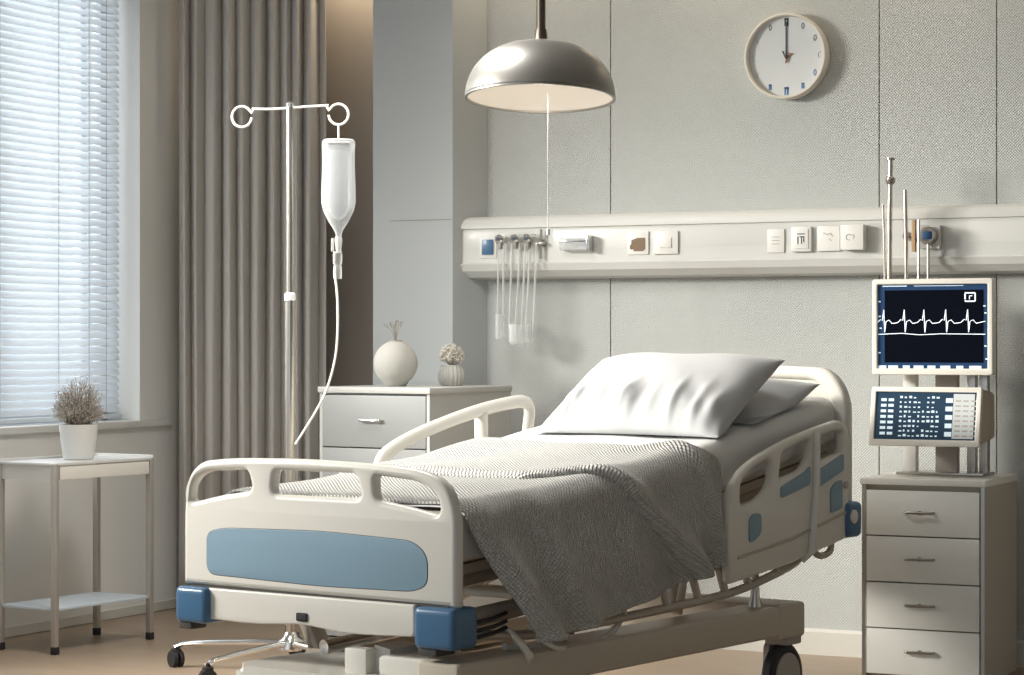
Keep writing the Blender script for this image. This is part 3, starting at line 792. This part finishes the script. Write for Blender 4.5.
# lower device with keypad and readout
dv = thing('readout_unit', 'boxy bedside unit with rows of small digits mounted below the monitor', 'medical device', (mx_, my_-.230, .925), 0)
DW, DH, DD = .435, .225, .27
xd = -.198
def tiltp(x, y, z): return (x, y+.045*z/DH, z)       # the front leans back
c = MB()
F_ = [tiltp(xd, 0, 0), tiltp(xd+DW, 0, 0), tiltp(xd+DW, 0, DH), tiltp(xd, 0, DH)]
B_ = [(xd+.02, DD, .02), (xd+DW-.005, DD, .02), (xd+DW-.005, DD, DH-.02), (xd+.02, DD, DH-.02)]
va = [c.bm.verts.new(p) for p in F_]; vb = [c.bm.verts.new(p) for p in B_]
c.bm.faces.new(va); c.bm.faces.new(vb[::-1])
for k in range(4): c.bm.faces.new((va[k], va[(k+1) % 4], vb[(k+1) % 4], vb[k]))
bmesh.ops.bevel(c.bm, geom=c.bm.edges[:], offset=.008, segments=2, affect='EDGES')
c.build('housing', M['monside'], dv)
sh = lambda a, b, dd: tiltp(a, -.004+dd, b)
plate('front_bezel', M['monitor'], rpoly([(xd-.006, -.004), (xd+DW+.006, -.004), (xd+DW+.006, DH+.004), (xd-.006, DH+.004)], .010),
      [rpoly([(xd+.014, .022), (xd+DW-.014, .022), (xd+DW-.014, DH-.016), (xd+.014, DH-.016)], .003)], .022, .004, sh, dv)
def tbox(mb, x0, x1, z0_, z1_, y0, y1):
    v = [mb.bm.verts.new(tiltp(*p)) for p in ((x0, y0, z0_), (x1, y0, z0_), (x1, y0, z1_), (x0, y0, z1_), (x0, y1, z0_), (x1, y1, z0_), (x1, y1, z1_), (x0, y1, z1_))]
    for f in ((0, 1, 2, 3), (7, 6, 5, 4), (0, 4, 5, 1), (1, 5, 6, 2), (2, 6, 7, 3), (3, 7, 4, 0)): mb.bm.faces.new([v[i] for i in f])
k = MB(); tbox(k, xd+.012, xd+DW-.012, .020, DH-.014, -.008, -.001); k.build('screen', M['scrnavy'], dv, smooth=False)
k = MB(); tbox(k, xd+DW*.755, xd+DW-.022, .028, DH-.022, -.0095, -.007); kp = k.build('keypad', M['keypad'], dv, smooth=False)
k = MB()
for i in range(3):
    for j in range(8): tbox(k, xd+DW*.775+i*.031, xd+DW*.775+i*.031+.022, .036+j*.0195, .036+j*.0195+.006, -.0102, -.009)
k.build('keypad_lines', M['hub'], kp, smooth=False)
k = MB()
for i in range(9):
    for j in range(9):
        if random.random() < .12: continue
        x = xd+.112+i*.0185; z = .034+j*.0188; wd = random.uniform(.006, .013)
        tbox(k, x, x+wd, z, z+random.uniform(.004, .010), -.0095, -.0075)
k.build('digits', M['glow2'], dv, smooth=False); k = MB()
for j in range(7):
    for i in range(2): tbox(k, xd+.035+i*.03, xd+.035+i*.03+.022, .04+j*.022, .04+j*.022+.011, -.0095, -.0075)
k.build('level_bars', M['glow2'], dv, smooth=False); k = MB()
for j in range(5): tbox(k, xd+.298, xd+.326, .036+j*.033, .036+j*.033+.018, -.0095, -.0075)
k.build('status_icons', M['glow2'], dv, smooth=False)

# ------------------------------------------------------------------ hospital bed (local: x across, y foot to head, z up)
BO = c2w(-1.029, 7.747); BR = math.radians(-10); SLP = .0625
bed = thing('hospital_bed', 'cream adjustable hospital bed with blue panels and raised side rails', 'bed', (BO[0], BO[1], 0), BR)
# footboard
fo = [(-.004, .557), (-.004, .80), (.01, .90), (.065, .952), (.20, .966), (.50, .972), (.80, .965), (.97, .952), (1.065, .915), (1.10, .83), (1.10, .547)]
fo = rpoly(fo, [.01, .05, .05, .06, .1, .1, .1, .06, .06, .05, .01], 6)
hl_ = rpoly([(.022, .818), (.032, .885), (.09, .921), (.270, .932), (.292, .866), (.17, .850)], [.03, .045, .04, .02, .03, .08])
hm_ = rpoly([(.385, .934), (.712, .934), (.738, .858), (.56, .858), (.372, .858)], [.018, .018, .03, .15, .03])
hr_ = rpoly([(.785, .931), (.955, .918), (1.028, .880), (1.038, .818), (.90, .842), (.79, .856)], [.02, .04, .05, .03, .08, .03])
FT = .046
fb = plate('footboard', M['cream'], fo, [hl_, hm_, hr_], FT, .018, lambda a, b, c: (a, c-.02, b), bed)
bp = rpoly([(x+.036, z) for x, z in [(.065, .595), (.065, .728), (.14, .744), (.54, .753), (.90, .740), (.957, .702), (.957, .61), (.90, .590), (.54, .584)]], [.04, .03, .06, .1, .06, .04, .03, .05, .1])
plate('blue_panel', M['panel'], bp, [], .012, .0012, lambda a, b, c: (a, c-.0388, b), fb)
plate('panel_gasket', M['dark'], inset_loop(clean_loop(bp), .0022 if area2(bp) < 0 else -.0022), [], .012, .001, lambda a, b, c: (a, c-.0374, b), fb)
bp2 = [(x*1.0, z) for x, z in bp]
lowr = rpoly([(.06, .551), (.95, .551), (.95, .455), (.70, .445), (.505, .462), (.30, .448), (.06, .455)], [.005, .005, .02, .08, .03, .08, .02])
lr = plate('foot_crossbar', M['cream'], lowr, [], .06, .006, lambda a, b, c: (a, c-.022, b), bed)
MB().box((.03, -.040, .548), (1.07, -.004, .5575)).build('gap_shade_strip', M['dark'], lr)  # dark filler so the gap under the footboard looks shaded
MB().box((.488, -.056, .472), (.532, -.050, .498), .006, 3).build('release_latch', M['black'], lr)
def bumper(x0, x1, z0_, z1_, y0, y1, name='corner_bumper'):
    b = MB().box((x0, y0, z0_), (x1, y1, z1_), .022, 4).build(name, M['blue'], bed)
    MB().box((x0+.01, y0+.012, z0_-.022), (x1-.075, y1-.02, z0_+.004), .004).build('bumper_bracket', M['dark'], b)
bumper(-.012, .125, .437, .552, -.075, .03); bumper(.962, 1.115, .425, .549, -.075, .05)
# headboard
ho = rpoly([(0, .60), (0, 1.13), (.07, 1.225), (.55, 1.25), (1.03, 1.235), (1.105, 1.13), (1.105, .60)], [.01, .08, .09, .2, .09, .08, .01])
hh = rpoly([(.06, .98), (.07, 1.12), (.13, 1.18), (.55, 1.20), (.97, 1.188), (1.035, 1.12), (1.045, .98)], [.03, .05, .05, .2, .05, .05, .03])
hb_ = plate('headboard', M['cream'], ho, [hh], .055, .022, lambda a, b, c: (a, c+2.40, b), bed)
plate('headboard_panel', M['cream'], rpoly([(.04, .96), (1.06, .96), (1.06, 1.20), (.55, 1.225), (.04, 1.20)], .04), [], .012, .004, lambda a, b, c: (a, c+2.40, b), hb_)
for x0_, x1_ in ((-.03, .07), (1.045, 1.15)):
    b = MB().box((x0_, 2.30, .60), (x1_, 2.42, .735), .03, 4).build('corner_bumper', M['blue'], bed)
MB().lathe([(0, 0), (.026, 0), (.026, .006), (.018, .009), (0, .009)], (1.148, 2.34, .68), 28, Matrix.Rotation(PI/2, 3, 'Y')).build('bumper_roller', M['cream'], bed)

def zdeck(v): return .66+SLP*v + .9*.09*max(0, v-1.05)
# deck frame
fr = MB()
for u in (.14, .975):
    fr.tube([(u+.02, y, zdeck(y)-.05) for y in (.0, .6, 1.2, 1.8, 2.38)], .028, 10, flat=(1, .7))
for k in range(9):
    y = .05+k*.29; fr.box((.14, y, zdeck(y)-.07), (1.01, y+.05, zdeck(y)-.035), .006)
fr.build('deck_frame', M['frame_steel'], bed)
dk = MB(); N = 24
for k in range(N):
    y0, y1 = 2.36*k/N, 2.36*(k+1)/N
    v = [dk.bm.verts.new(p) for p in ((.13, y0, zdeck(y0)-.03), (1.03, y0, zdeck(y0)-.03), (1.03, y1, zdeck(y1)-.03), (.13, y1, zdeck(y1)-.03), (.13, y0, zdeck(y0)), (1.03, y0, zdeck(y0)), (1.03, y1, zdeck(y1)), (.13, y1, zdeck(y1)))]
    for f in ((3, 2, 1, 0), (4, 5, 6, 7), (0, 1, 5, 4), (1, 2, 6, 5), (2, 3, 7, 6), (3, 0, 4, 7)): dk.bm.faces.new([v[i] for i in f])
dk.build('deck', M['base'], bed, smooth=False)
# side frame beam of the right and left, with a ladder of small bars below
for u, uo in ((1.055, 1), (.045, -1)):
    g = MB(); g.tube([(u, -.02, .50), (u, 1.0, .55), (u, 1.6, .575), (u, 2.4, .665)], .030, 12, flat=(1.0, .6)); g.build('side_beam', M['frame_steel'], bed)
    g = MB()
    g.tube(smooth_path([(u+.02*uo, .06, .46), (u+.03*uo, .38, .432), (u+.03*uo, .89, .437), (u+.03*uo, 1.49, .455), (u+.03*uo, 1.80, .49), (u+.03*uo, 2.02, .535), (u+.02*uo, 2.10, .60)], 6), .0155, 10)
    for v_, z_ in ((.42, .432), (.62, .433), (.86, .437), (1.12, .443), (1.32, .449), (1.50, .456), (1.66, .47), (1.86, .50)):
        g.tube([(u+.01*uo, v_, .56), (u+.03*uo, v_+.02, z_)], .0145, 10)
    g.tube(smooth_path([(u+.02*uo, 2.14, .61), (u+.03*uo, 2.16, .555), (u+.03*uo, 2.22, .54), (u+.03*uo, 2.28, .56), (u+.02*uo, 2.29, .63)], 5), .013, 8)
    g.build('accessory_rail', M['frame_steel'], bed)
# cables and handles under the foot end (right)
g = MB()
g.tube(smooth_path([(1.04, .28, .40), (1.06, .50, .37), (1.06, .70, .365), (1.06, .84, .39), (1.06, .90, .44), (1.05, .93, .52)], 6), .012, 8)
g.tube(smooth_path([(1.07, .22, .47), (1.10, .26, .43), (1.12, .29, .385), (1.11, .31, .36)], 5), [.012]*11+[.016]*5, 8)
g.tube(smooth_path([(1.08, .35, .46), (1.10, .38, .42), (1.12, .44, .385), (1.10, .52, .375)], 5), .009, 8)
g.build('foot_pedal_linkage', M['cream'], bed)
g = MB()
for z_ in (.50, .475, .455): g.tube([(1.09, .05, z_-.004), (1.10, .14, z_+.003), (1.09, .22, z_+.012)], .0065, 8)
g.build('cable', M['black'], bed)

# side rails
def z_side(o):
    return o
ro = rpoly([(1.47, .495), (1.45, .65), (1.462, .80), (1.53, .875), (1.64, .925), (1.88, .985), (2.10, 1.022), (2.27, 1.045), (2.335, 1.02), (2.345, .95), (2.335, .60), (1.90, .535)],
           [.02, .1, .06, .05, .08, .15, .1, .05, .03, .05, .02, .1])
h1 = rpoly([(1.545, .768), (1.545, .84), (1.63, .889), (1.735, .918), (1.765, .905), (1.755, .83), (1.68, .785), (1.59, .765)], [.02, .03, .03, .02, .02, .04, .04, .02])
h2 = rpoly([(1.815, .842), (1.835, .936), (2.00, .975), (2.045, .975), (2.045, .93), (1.99, .872)], [.02, .02, .04, .015, .04, .04])
h3 = rpoly([(2.110, .895), (2.115, .985), (2.23, 1.005), (2.285, 1.0), (2.285, .925)], [.02, .02, .03, .015, .02])
sr = plate('side_rail', M['cream'], ro, [h1, h2, h3], .036, .016, lambda a, b, c: (c+1.115, a, b), bed)
sr['label'] = 'raised cream side rail near the head'
bx = MB().tube([(1.137, 2.075, 1.005), (1.140, 2.065, .80), (1.140, 2.03, .57), (1.110, 2.01, .54)], .017, 10, flat=(1, .8)); bx.build('rail_arm', M['cream'], sr)
rz_ = MB().tube([(1.134, 1.52, .585), (1.134, 1.9, .625), (1.134, 2.32, .70)], .006, 6).build('rail_seam', M['frame_steel'], sr)
fnr = lambda a, b, c: (c+1.135, a, b)
plate('blue_insert', M['panel'], rpoly([(1.595, .63), (1.595, .715), (1.62, .732), (1.675, .732), (1.680, .665), (1.64, .640)], .02), [], .008, .002, fnr, sr)
plate('blue_insert', M['panel'], rpoly([(1.82, .775), (1.815, .815), (1.99, .862), (2.03, .885), (2.03, .815)], .015), [], .008, .002, fnr, sr)
plate('blue_insert', M['panel'], rpoly([(2.09, .80), (2.09, .862), (2.285, .918), (2.285, .855)], .012), [], .008, .002, fnr, sr)
plate('blue_insert', M['panel'], rpoly([(2.185, .70), (2.185, .79), (2.225, .815), (2.275, .822), (2.275, .715)], .018), [], .008, .002, fnr, sr)
MB().lathe([(0, 0), (.014, 0), (.014, .01), (0, .011)], (1.13, 2.305, .80), 16, Matrix.Rotation(PI/2, 3, 'Y')).build('rail_button', M['hub'], sr)
# left side rail: an open tubular one
lt = MB()
pth = smooth_path([(-.03, 1.0, .70), (-.035, .985, .82), (-.035, 1.0, .905), (-.035, 1.07, .950), (-.035, 1.25, 1.005), (-.035, 1.55, 1.068), (-.035, 1.80, 1.10), (-.035, 1.885, 1.098), (-.035, 1.915, 1.065), (-.035, 1.90, .96), (-.03, 1.89, .75)], 6)
lt.tube(pth, .021, 12, flat=(1, 1.2)); lt.tube([(-.035, 1.60, 1.065), (-.033, 1.605, .75)], .022, 12, flat=(1.3, .9))
lt.tube([(-.03, 1.0, .72), (-.03, 1.45, .74), (-.03, 1.89, .78)], .020, 10)
lr_ = lt.build('side_rail', M['cream'], bed); lr_['label'] = 'open tubular cream rail on the far side'

# base frame and lift
ba = MB()
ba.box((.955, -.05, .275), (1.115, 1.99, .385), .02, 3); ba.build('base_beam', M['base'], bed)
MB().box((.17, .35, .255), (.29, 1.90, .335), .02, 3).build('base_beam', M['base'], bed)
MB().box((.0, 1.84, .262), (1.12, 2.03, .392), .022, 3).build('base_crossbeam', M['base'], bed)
cv = MB(); cv.prism(rpoly([(.25, -.10), (1.09, -.12), (1.09, .30), (.62, .42), (.25, .30)], [.06, .05, .05, .1, .06]), .15, .325)
bmesh.ops.bevel(cv.bm, geom=[e for e in cv.bm.edges if all(abs(v.co.z-.325) < 1e-4 for v in e.verts)], offset=.02, segments=3, affect='EDGES')
cv.build('base_cover', M['cream'], bed, ang=40)
b2 = MB(); b2.prism([(.72, .32), (.80, .32), (.80, .40), (.74, .41)], .02, .16, 'y'); b2.box((.66, -.03, .32), (.745, .03, .40), .006); b2.box((.78, -.02, .32), (.98, .22, .385), .02, 3)
b2.build('actuator_housing', M['cream'], bed)
for (u_, v_, z_a, z_b, ro_) in ((.26, .18, .33, .66, .5), (.80, .18, .33, .66, .5), (.30, 1.60, .36, .64, -.3), (.80, 1.60, .36, .64, -.3)):
    MB().box((u_, v_, z_a), (u_+.05, v_+.06, z_b), .008, rot=Matrix.Rotation(ro_, 3, 'X')).build('lift_arm', M['steel'], bed)
MB().box((.22, .62, .50), (.90, .66, .54), .008).build('lift_crossbar', M['steel'], bed)
MB().tube([(.45, .12, .37), (.52, .45, .40), (.56, .9, .55)], [.024, .020, .016], 12).build('actuator', M['chrome'], bed)
MB().lathe([(0, .38), (.026, .38), (.016, .43), (.013, .56), (0, .56)], (1.04, 1.80, 0), 16).build('head_column', M['steel'], bed)
MB().tube([(1.03, .62, .37), (1.03, .62, .52)], .012, 8).build('foot_column', M['steel'], bed)
for (cx_, cy_) in ((1.05, 1.975), (.06, 1.975), (1.02, .02), (.10, .22)):
    f = MB(); f.box((cx_-.045, cy_-.05, .235), (cx_+.05, cy_+.06, .265), .01, 3)
    f.prism(rpoly([(cy_-.055, .24), (cy_+.05, .24), (cy_+.03, .10), (cy_-.03, .05), (cy_-.065, .10)], .02), cx_-.045, cx_-.022, 'x')
    fk = f.build('caster_fork', M['hub'], bed)
    Ry = Matrix.Rotation(PI/2, 3, 'Y')
    MB().lathe([(.06, -.02), (.112, -.02), (.120, -.010), (.120, .014), (.110, .024), (.094, .027), (.088, .024), (.06, .020)], (cx_+.005, cy_-.01, .12), 40, Ry).build('wheel', M['black'], fk)
    MB().lathe([(0, -.022), (.07, -.022), (.088, .020), (.085, .030), (.04, .033), (0, .034)], (cx_+.005, cy_-.01, .12), 40, Ry).build('wheel_cover', M['hub'], fk)

# ------------------------------------------------------------------ bedding
def zm(v): return .838+SLP*v+.10*max(0, v-1.0)**1.15
def bedspace(o):
    o.location = (BO[0], BO[1], 0); o.rotation_euler = (0, 0, BR); return o
UL, UR = .10, 1.055
mt = MB()
def mcs(i, j):           # closed cross section swept along v
    v = .02+2.32*j; top = zm(v)-.012; bot = zdeck(v)+.002
    P = rpoly([(UL+.012, bot), (UR-.012, bot), (UR-.012, top), (UL+.012, top)], .035, 5); n = len(P)
    a, b = P[int(round(i*n)) % n]; return (a, v, b)
n_ = 24; mt.grid(mcs, n_, 40, True)
bm = mt.bm; bm.verts.ensure_lookup_table()
es = [e for e in bm.edges if e.is_boundary]; bmesh.ops.holes_fill(bm, edges=es)
tag(bedspace(mt.build('mattress', M['mattress'])), 'beige mattress lying on the hospital bed under the sheet', 'mattress')

def across(s, drop, uL, uR, v, off, r=.06):
    """s: arc length from the left hem; returns (u, z, nu, nz) of cloth over the mattress"""
    zt = zm(v)+off; wtop = (uR-r)-(uL+r); q = r*PI/2
    if s < drop: return (uL-off, zt-r-(drop-s), -1, 0)
    s -= drop
    if s < q: a = s/r; return (uL+r-(r+off)*math.cos(a), zt-r+(r)*math.sin(a), -math.cos(a), math.sin(a))
    s -= q
    if s < wtop: return (uL+r+s, zt, 0, 1)
    s -= wtop
    if s < q: a = s/r; return (uR-r+(r+off)*math.sin(a), zt-r+r*math.cos(a), math.sin(a), math.cos(a))
    s -= q
    return (uR+off, zt-r-s, 1, 0)
def total(dl, dr_, uL, uR, r=.06): return dl+dr_+PI*r+(uR-uL-2*r)

shm = MB(); Tt = total(.10, .10, UL, UR)
def shf(i, j):
    v = .01+2.345*j; u, z, nu, nz = across(i*Tt, .10, UL, UR, v, 0)
    w_ = .0035*math.sin(v*9+u*3)+.003*math.sin(u*14+v*4)*nz
    if j > .98: z -= 0
    return (u+nu*(abs(w_)*.5+.003), v, z+nz*w_*.8)
shm.grid(shf, 90, 110)
tag(bedspace(shm.build('bed_sheet', M['sheet'], ang=180, solid=.003)), 'white fitted sheet stretched over the mattress below the pillows', 'bed sheet')

# blanket
BD = .37; BDL = .16; rB = .065
Tb = total(BDL, BD, UL, UR, rB); s_edge = BDL+PI*rB/2+(UR-UL-2*rB)    # where the right curve starts
def lerp(a, b, t): return a+(b-a)*t
def f1(s):      # the folded edge, in v
    k = ss(s, s_edge-.14, s_edge+.12); d = max(0, s-s_edge-.06)/(BD+.05)
    return .60+.28*k+.34*d
def blf(i, j, want_uv=False):
    s = i*Tb
    d = min(1, max(0, (s-s_edge)/(BD+rB*1.2)))           # 0 on top, 1 at the right hem
    va = .03+.25*d**1.7
    vb = 1.34-.05*ss(s, .3, s_edge)+.19*ss(s, s_edge-.03, s_edge+.11)-.10*ss(d, .2, 1)
    F = f1(s)
    v = lerp(va, F, j/.55) if j < .55 else lerp(F, vb, (j-.55)/.45)
    if want_uv: return (s, v)
    hem = d
    base = .010
    ra = PI*min(1, max(0, (v-F)/.034)); lay = .0085*(1-math.cos(ra))+.006*math.exp(-((v-F-.05)/.03)**2)
    F2 = lerp(1.06, 1.33, ss(s, s_edge-.45, s_edge+.1))+.04*d
    ridge = .020*math.exp(-((v-F2)/.035)**2)*ss(s, s_edge-.30, s_edge+.1)
    off = base+lay+ridge
    u, z, nu, nz = across(s, BDL, UL, UR, v, 0, rB)
    # drape folds, stronger toward the hem
    rip = 0
    if s > s_edge:
        tt = (v-va)/(vb-va)
        rip = 1.0*d**.8*(.046*math.exp(-((tt-.06)/.05)**2)+.052*math.exp(-((tt-.25)/.05)**2)+.022*math.exp(-((tt-.43)/.05)**2)+.012*math.sin(tt*24)
              + .044*math.exp(-((v-F-.06)/.05)**2) - .012*math.exp(-((v-F+.05)/.03)**2) + .034*math.exp(-((v-F2-.02)/.04)**2))
        rip += .045*ss(d, .15, .75)+.04*d*(1-tt)
        rip += .004*math.sin(v*31+s*5)*d
    wv = .003*math.sin(v*11+u*5)+.0025*math.sin(u*13-v*6)
    lift = .10*d*d*max(0, (v-.5))*.55            # hem climbs a little toward the head
    off += wv*(nz if nz > 0 else 0)+rip+.004
    zz = z+nz*off+lift
    return (u+nu*off, v-.013*math.sin(ra), zz)
blm = MB()
NJ = 560
blm.grid(blf, 280, NJ, uv=lambda a, b: blf(a, b, True))
tag(bedspace(blm.build('blanket', M['blanket'], ang=180, solid=.007)), 'grey beige waffle knit blanket folded over the bed and draping down its side', 'blanket')

# pillows
def make_pillow(Wp, Lp, Tp, wr, seed):
    rnd = random.Random(seed); mb = MB(); N1, N2 = 90, 64
    folds = [(rnd.uniform(-.85, .85), rnd.uniform(.03, .06), rnd.uniform(.4, 1), rnd.uniform(-.5, .5)) for _ in range(17)]
    def P(a, b, sgn):
        x = a*2-1; y = b*2-1
        ex = (1-abs(x)**3.0)**.55 if abs(x) < 1 else 0; ey = (1-abs(y)**3.0)**.55 if abs(y) < 1 else 0
        h = Tp/2*ex*ey
        pin = 1-.055*(1-x*x)*0
        X = x*Wp/2*(1-.06*(1-abs(y))**0*(1-y*y)*.9*abs(x)); Y = y*Lp/2*(1-.08*(1-x*x)*abs(y))
        if sgn > 0:
            for fx, fw, fa, sl_ in folds:
                xx = fx+sl_*(y+1)*.25; am = wr*fa*math.exp(-((y+.60)/.40)**2)
                h += am*ex*ey*math.exp(-((x-xx)/fw)**2)
            h += -wr*.8*math.exp(-(((x+y*.6)-.40)/.13)**2)*ss(x, .25, .8)*ex*ey
            h += wr*.5*math.sin(x*6+y*5)*ex*ey*.4
        return (X, Y, h*sgn*(1 if sgn > 0 else .75))
    mb.grid(lambda a, b: P(a, b, 1), N1, N2); mb.grid(lambda a, b: P(a, b, -1), N1, N2)
    bmesh.ops.remove_doubles(mb.bm, verts=mb.bm.verts, dist=.0004)
    return mb
def place_pillow(o, u, v, z, tilt, rz=0, ry=0):
    Mx = Matrix.Translation((BO[0], BO[1], 0)) @ Matrix.Rotation(BR, 4, 'Z') @ Matrix.Translation((u, v, z)) @ Matrix.Rotation(rz, 4, 'Z') @ Matrix.Rotation(ry, 4, 'Y') @ Matrix.Rotation(tilt, 4, 'X')
    o.matrix_world = Mx
    o.location = Mx.to_translation(); o.rotation_euler = Mx.to_euler()
    B = (Matrix.Translation((BO[0], BO[1], 0)) @ Matrix.Rotation(BR, 4, 'Z')).inverted() @ Mx; Bi = B.inverted()
    for vx_ in o.data.vertices:                      # the pillow settles on the sheet
        p = B @ vx_.co; lo = zm(p.y)+.012
        if p.z < lo: p.z = lo+.15*(p.z-lo)*0; vx_.co = Bi @ p
p2 = make_pillow(.86, .52, .17, .004, 5).build('pillow', M['pillow'], ang=180)
tag(p2, 'flatter white pillow lying underneath, mostly hidden by the large pillow', 'pillow', 'white pillows at the head of the bed')
place_pillow(p2, .62, 2.03, 1.065, math.radians(25))
p1 = make_pillow(.80, .55, .21, .021, 11).build('pillow', M['pillow'], ang=180)
tag(p1, 'large plump white pillow leaning on top, creased along its lower edge', 'pillow', 'white pillows at the head of the bed')
place_pillow(p1, .635, 1.79, 1.125, math.radians(31))

# ------------------------------------------------------------------ light
def area(name, loc, target, sx_, sy_, power, col):
    l = bpy.data.lights.new(name, 'AREA'); l.shape = 'RECTANGLE'; l.size = sx_; l.size_y = sy_; l.energy = power; l.color = col
    o = bpy.data.objects.new(name, l); COL.objects.link(o); o.location = loc
    o.rotation_euler = (Vector(target)-Vector(loc)).to_track_quat('-Z', 'Y').to_euler(); return o
wk = area('window_daylight', (XL-1.7, 5.2, 3.15), (-3.0, 9.2, .75), 2.2, 1.0, 165, (1, .96, .88)); wk.data.spread = math.radians(62)
area('blind_daylight', (XL-.55, 8.8, 2.0), (XL, 8.8, 1.9), 2.2, 2.2, 70, (.95, .98, 1))
cf = area('added_overhead_fill', (-4.5, 7.5, ZC-.03), (-4.4, 7.6, 0), 1.2, .6, 40, (1, .98, .95)); cf.data.spread = math.radians(125)  # added unseen light, brightens the top of the bed
for i, (x, y) in enumerate(((-6.0, 10.45), (-5.6, 10.45), (-4.6, 9.60), (-3.7, 9.60), (-2.7, 9.6))):
    l = bpy.data.lights.new('cove_spot', 'AREA'); l.shape = 'RECTANGLE'; l.size = .5; l.size_y = .05; l.energy = 2.2; l.color = (1, .82, .60)
    o = bpy.data.objects.new('cove_spot', l); COL.objects.link(o); o.location = (x, y, ZC-.03)
wd = bpy.data.worlds.new('world'); S.world = wd; wd.use_nodes = True
bgn = wd.node_tree.nodes['Background']; bgn.inputs[0].default_value = (.80, .90, 1, 1); bgn.inputs[1].default_value = .88

# ------------------------------------------------------------------ camera
cam = bpy.data.cameras.new('camera'); co = bpy.data.objects.new('camera', cam); COL.objects.link(co)
co.location = (0, 0, EYE); co.rotation_euler = (PI/2, 0, TH)
cam.sensor_width = 36; cam.lens = 2400/1024*36; cam.shift_y = 2.5/1024; cam.clip_end = 60
S.camera = co
vs = S.view_settings
S.display_settings.display_device = 'sRGB'
vs.view_transform = 'Standard'; vs.look = 'None'; vs.exposure = .15; vs.gamma = 1; vs.use_curve_mapping = False
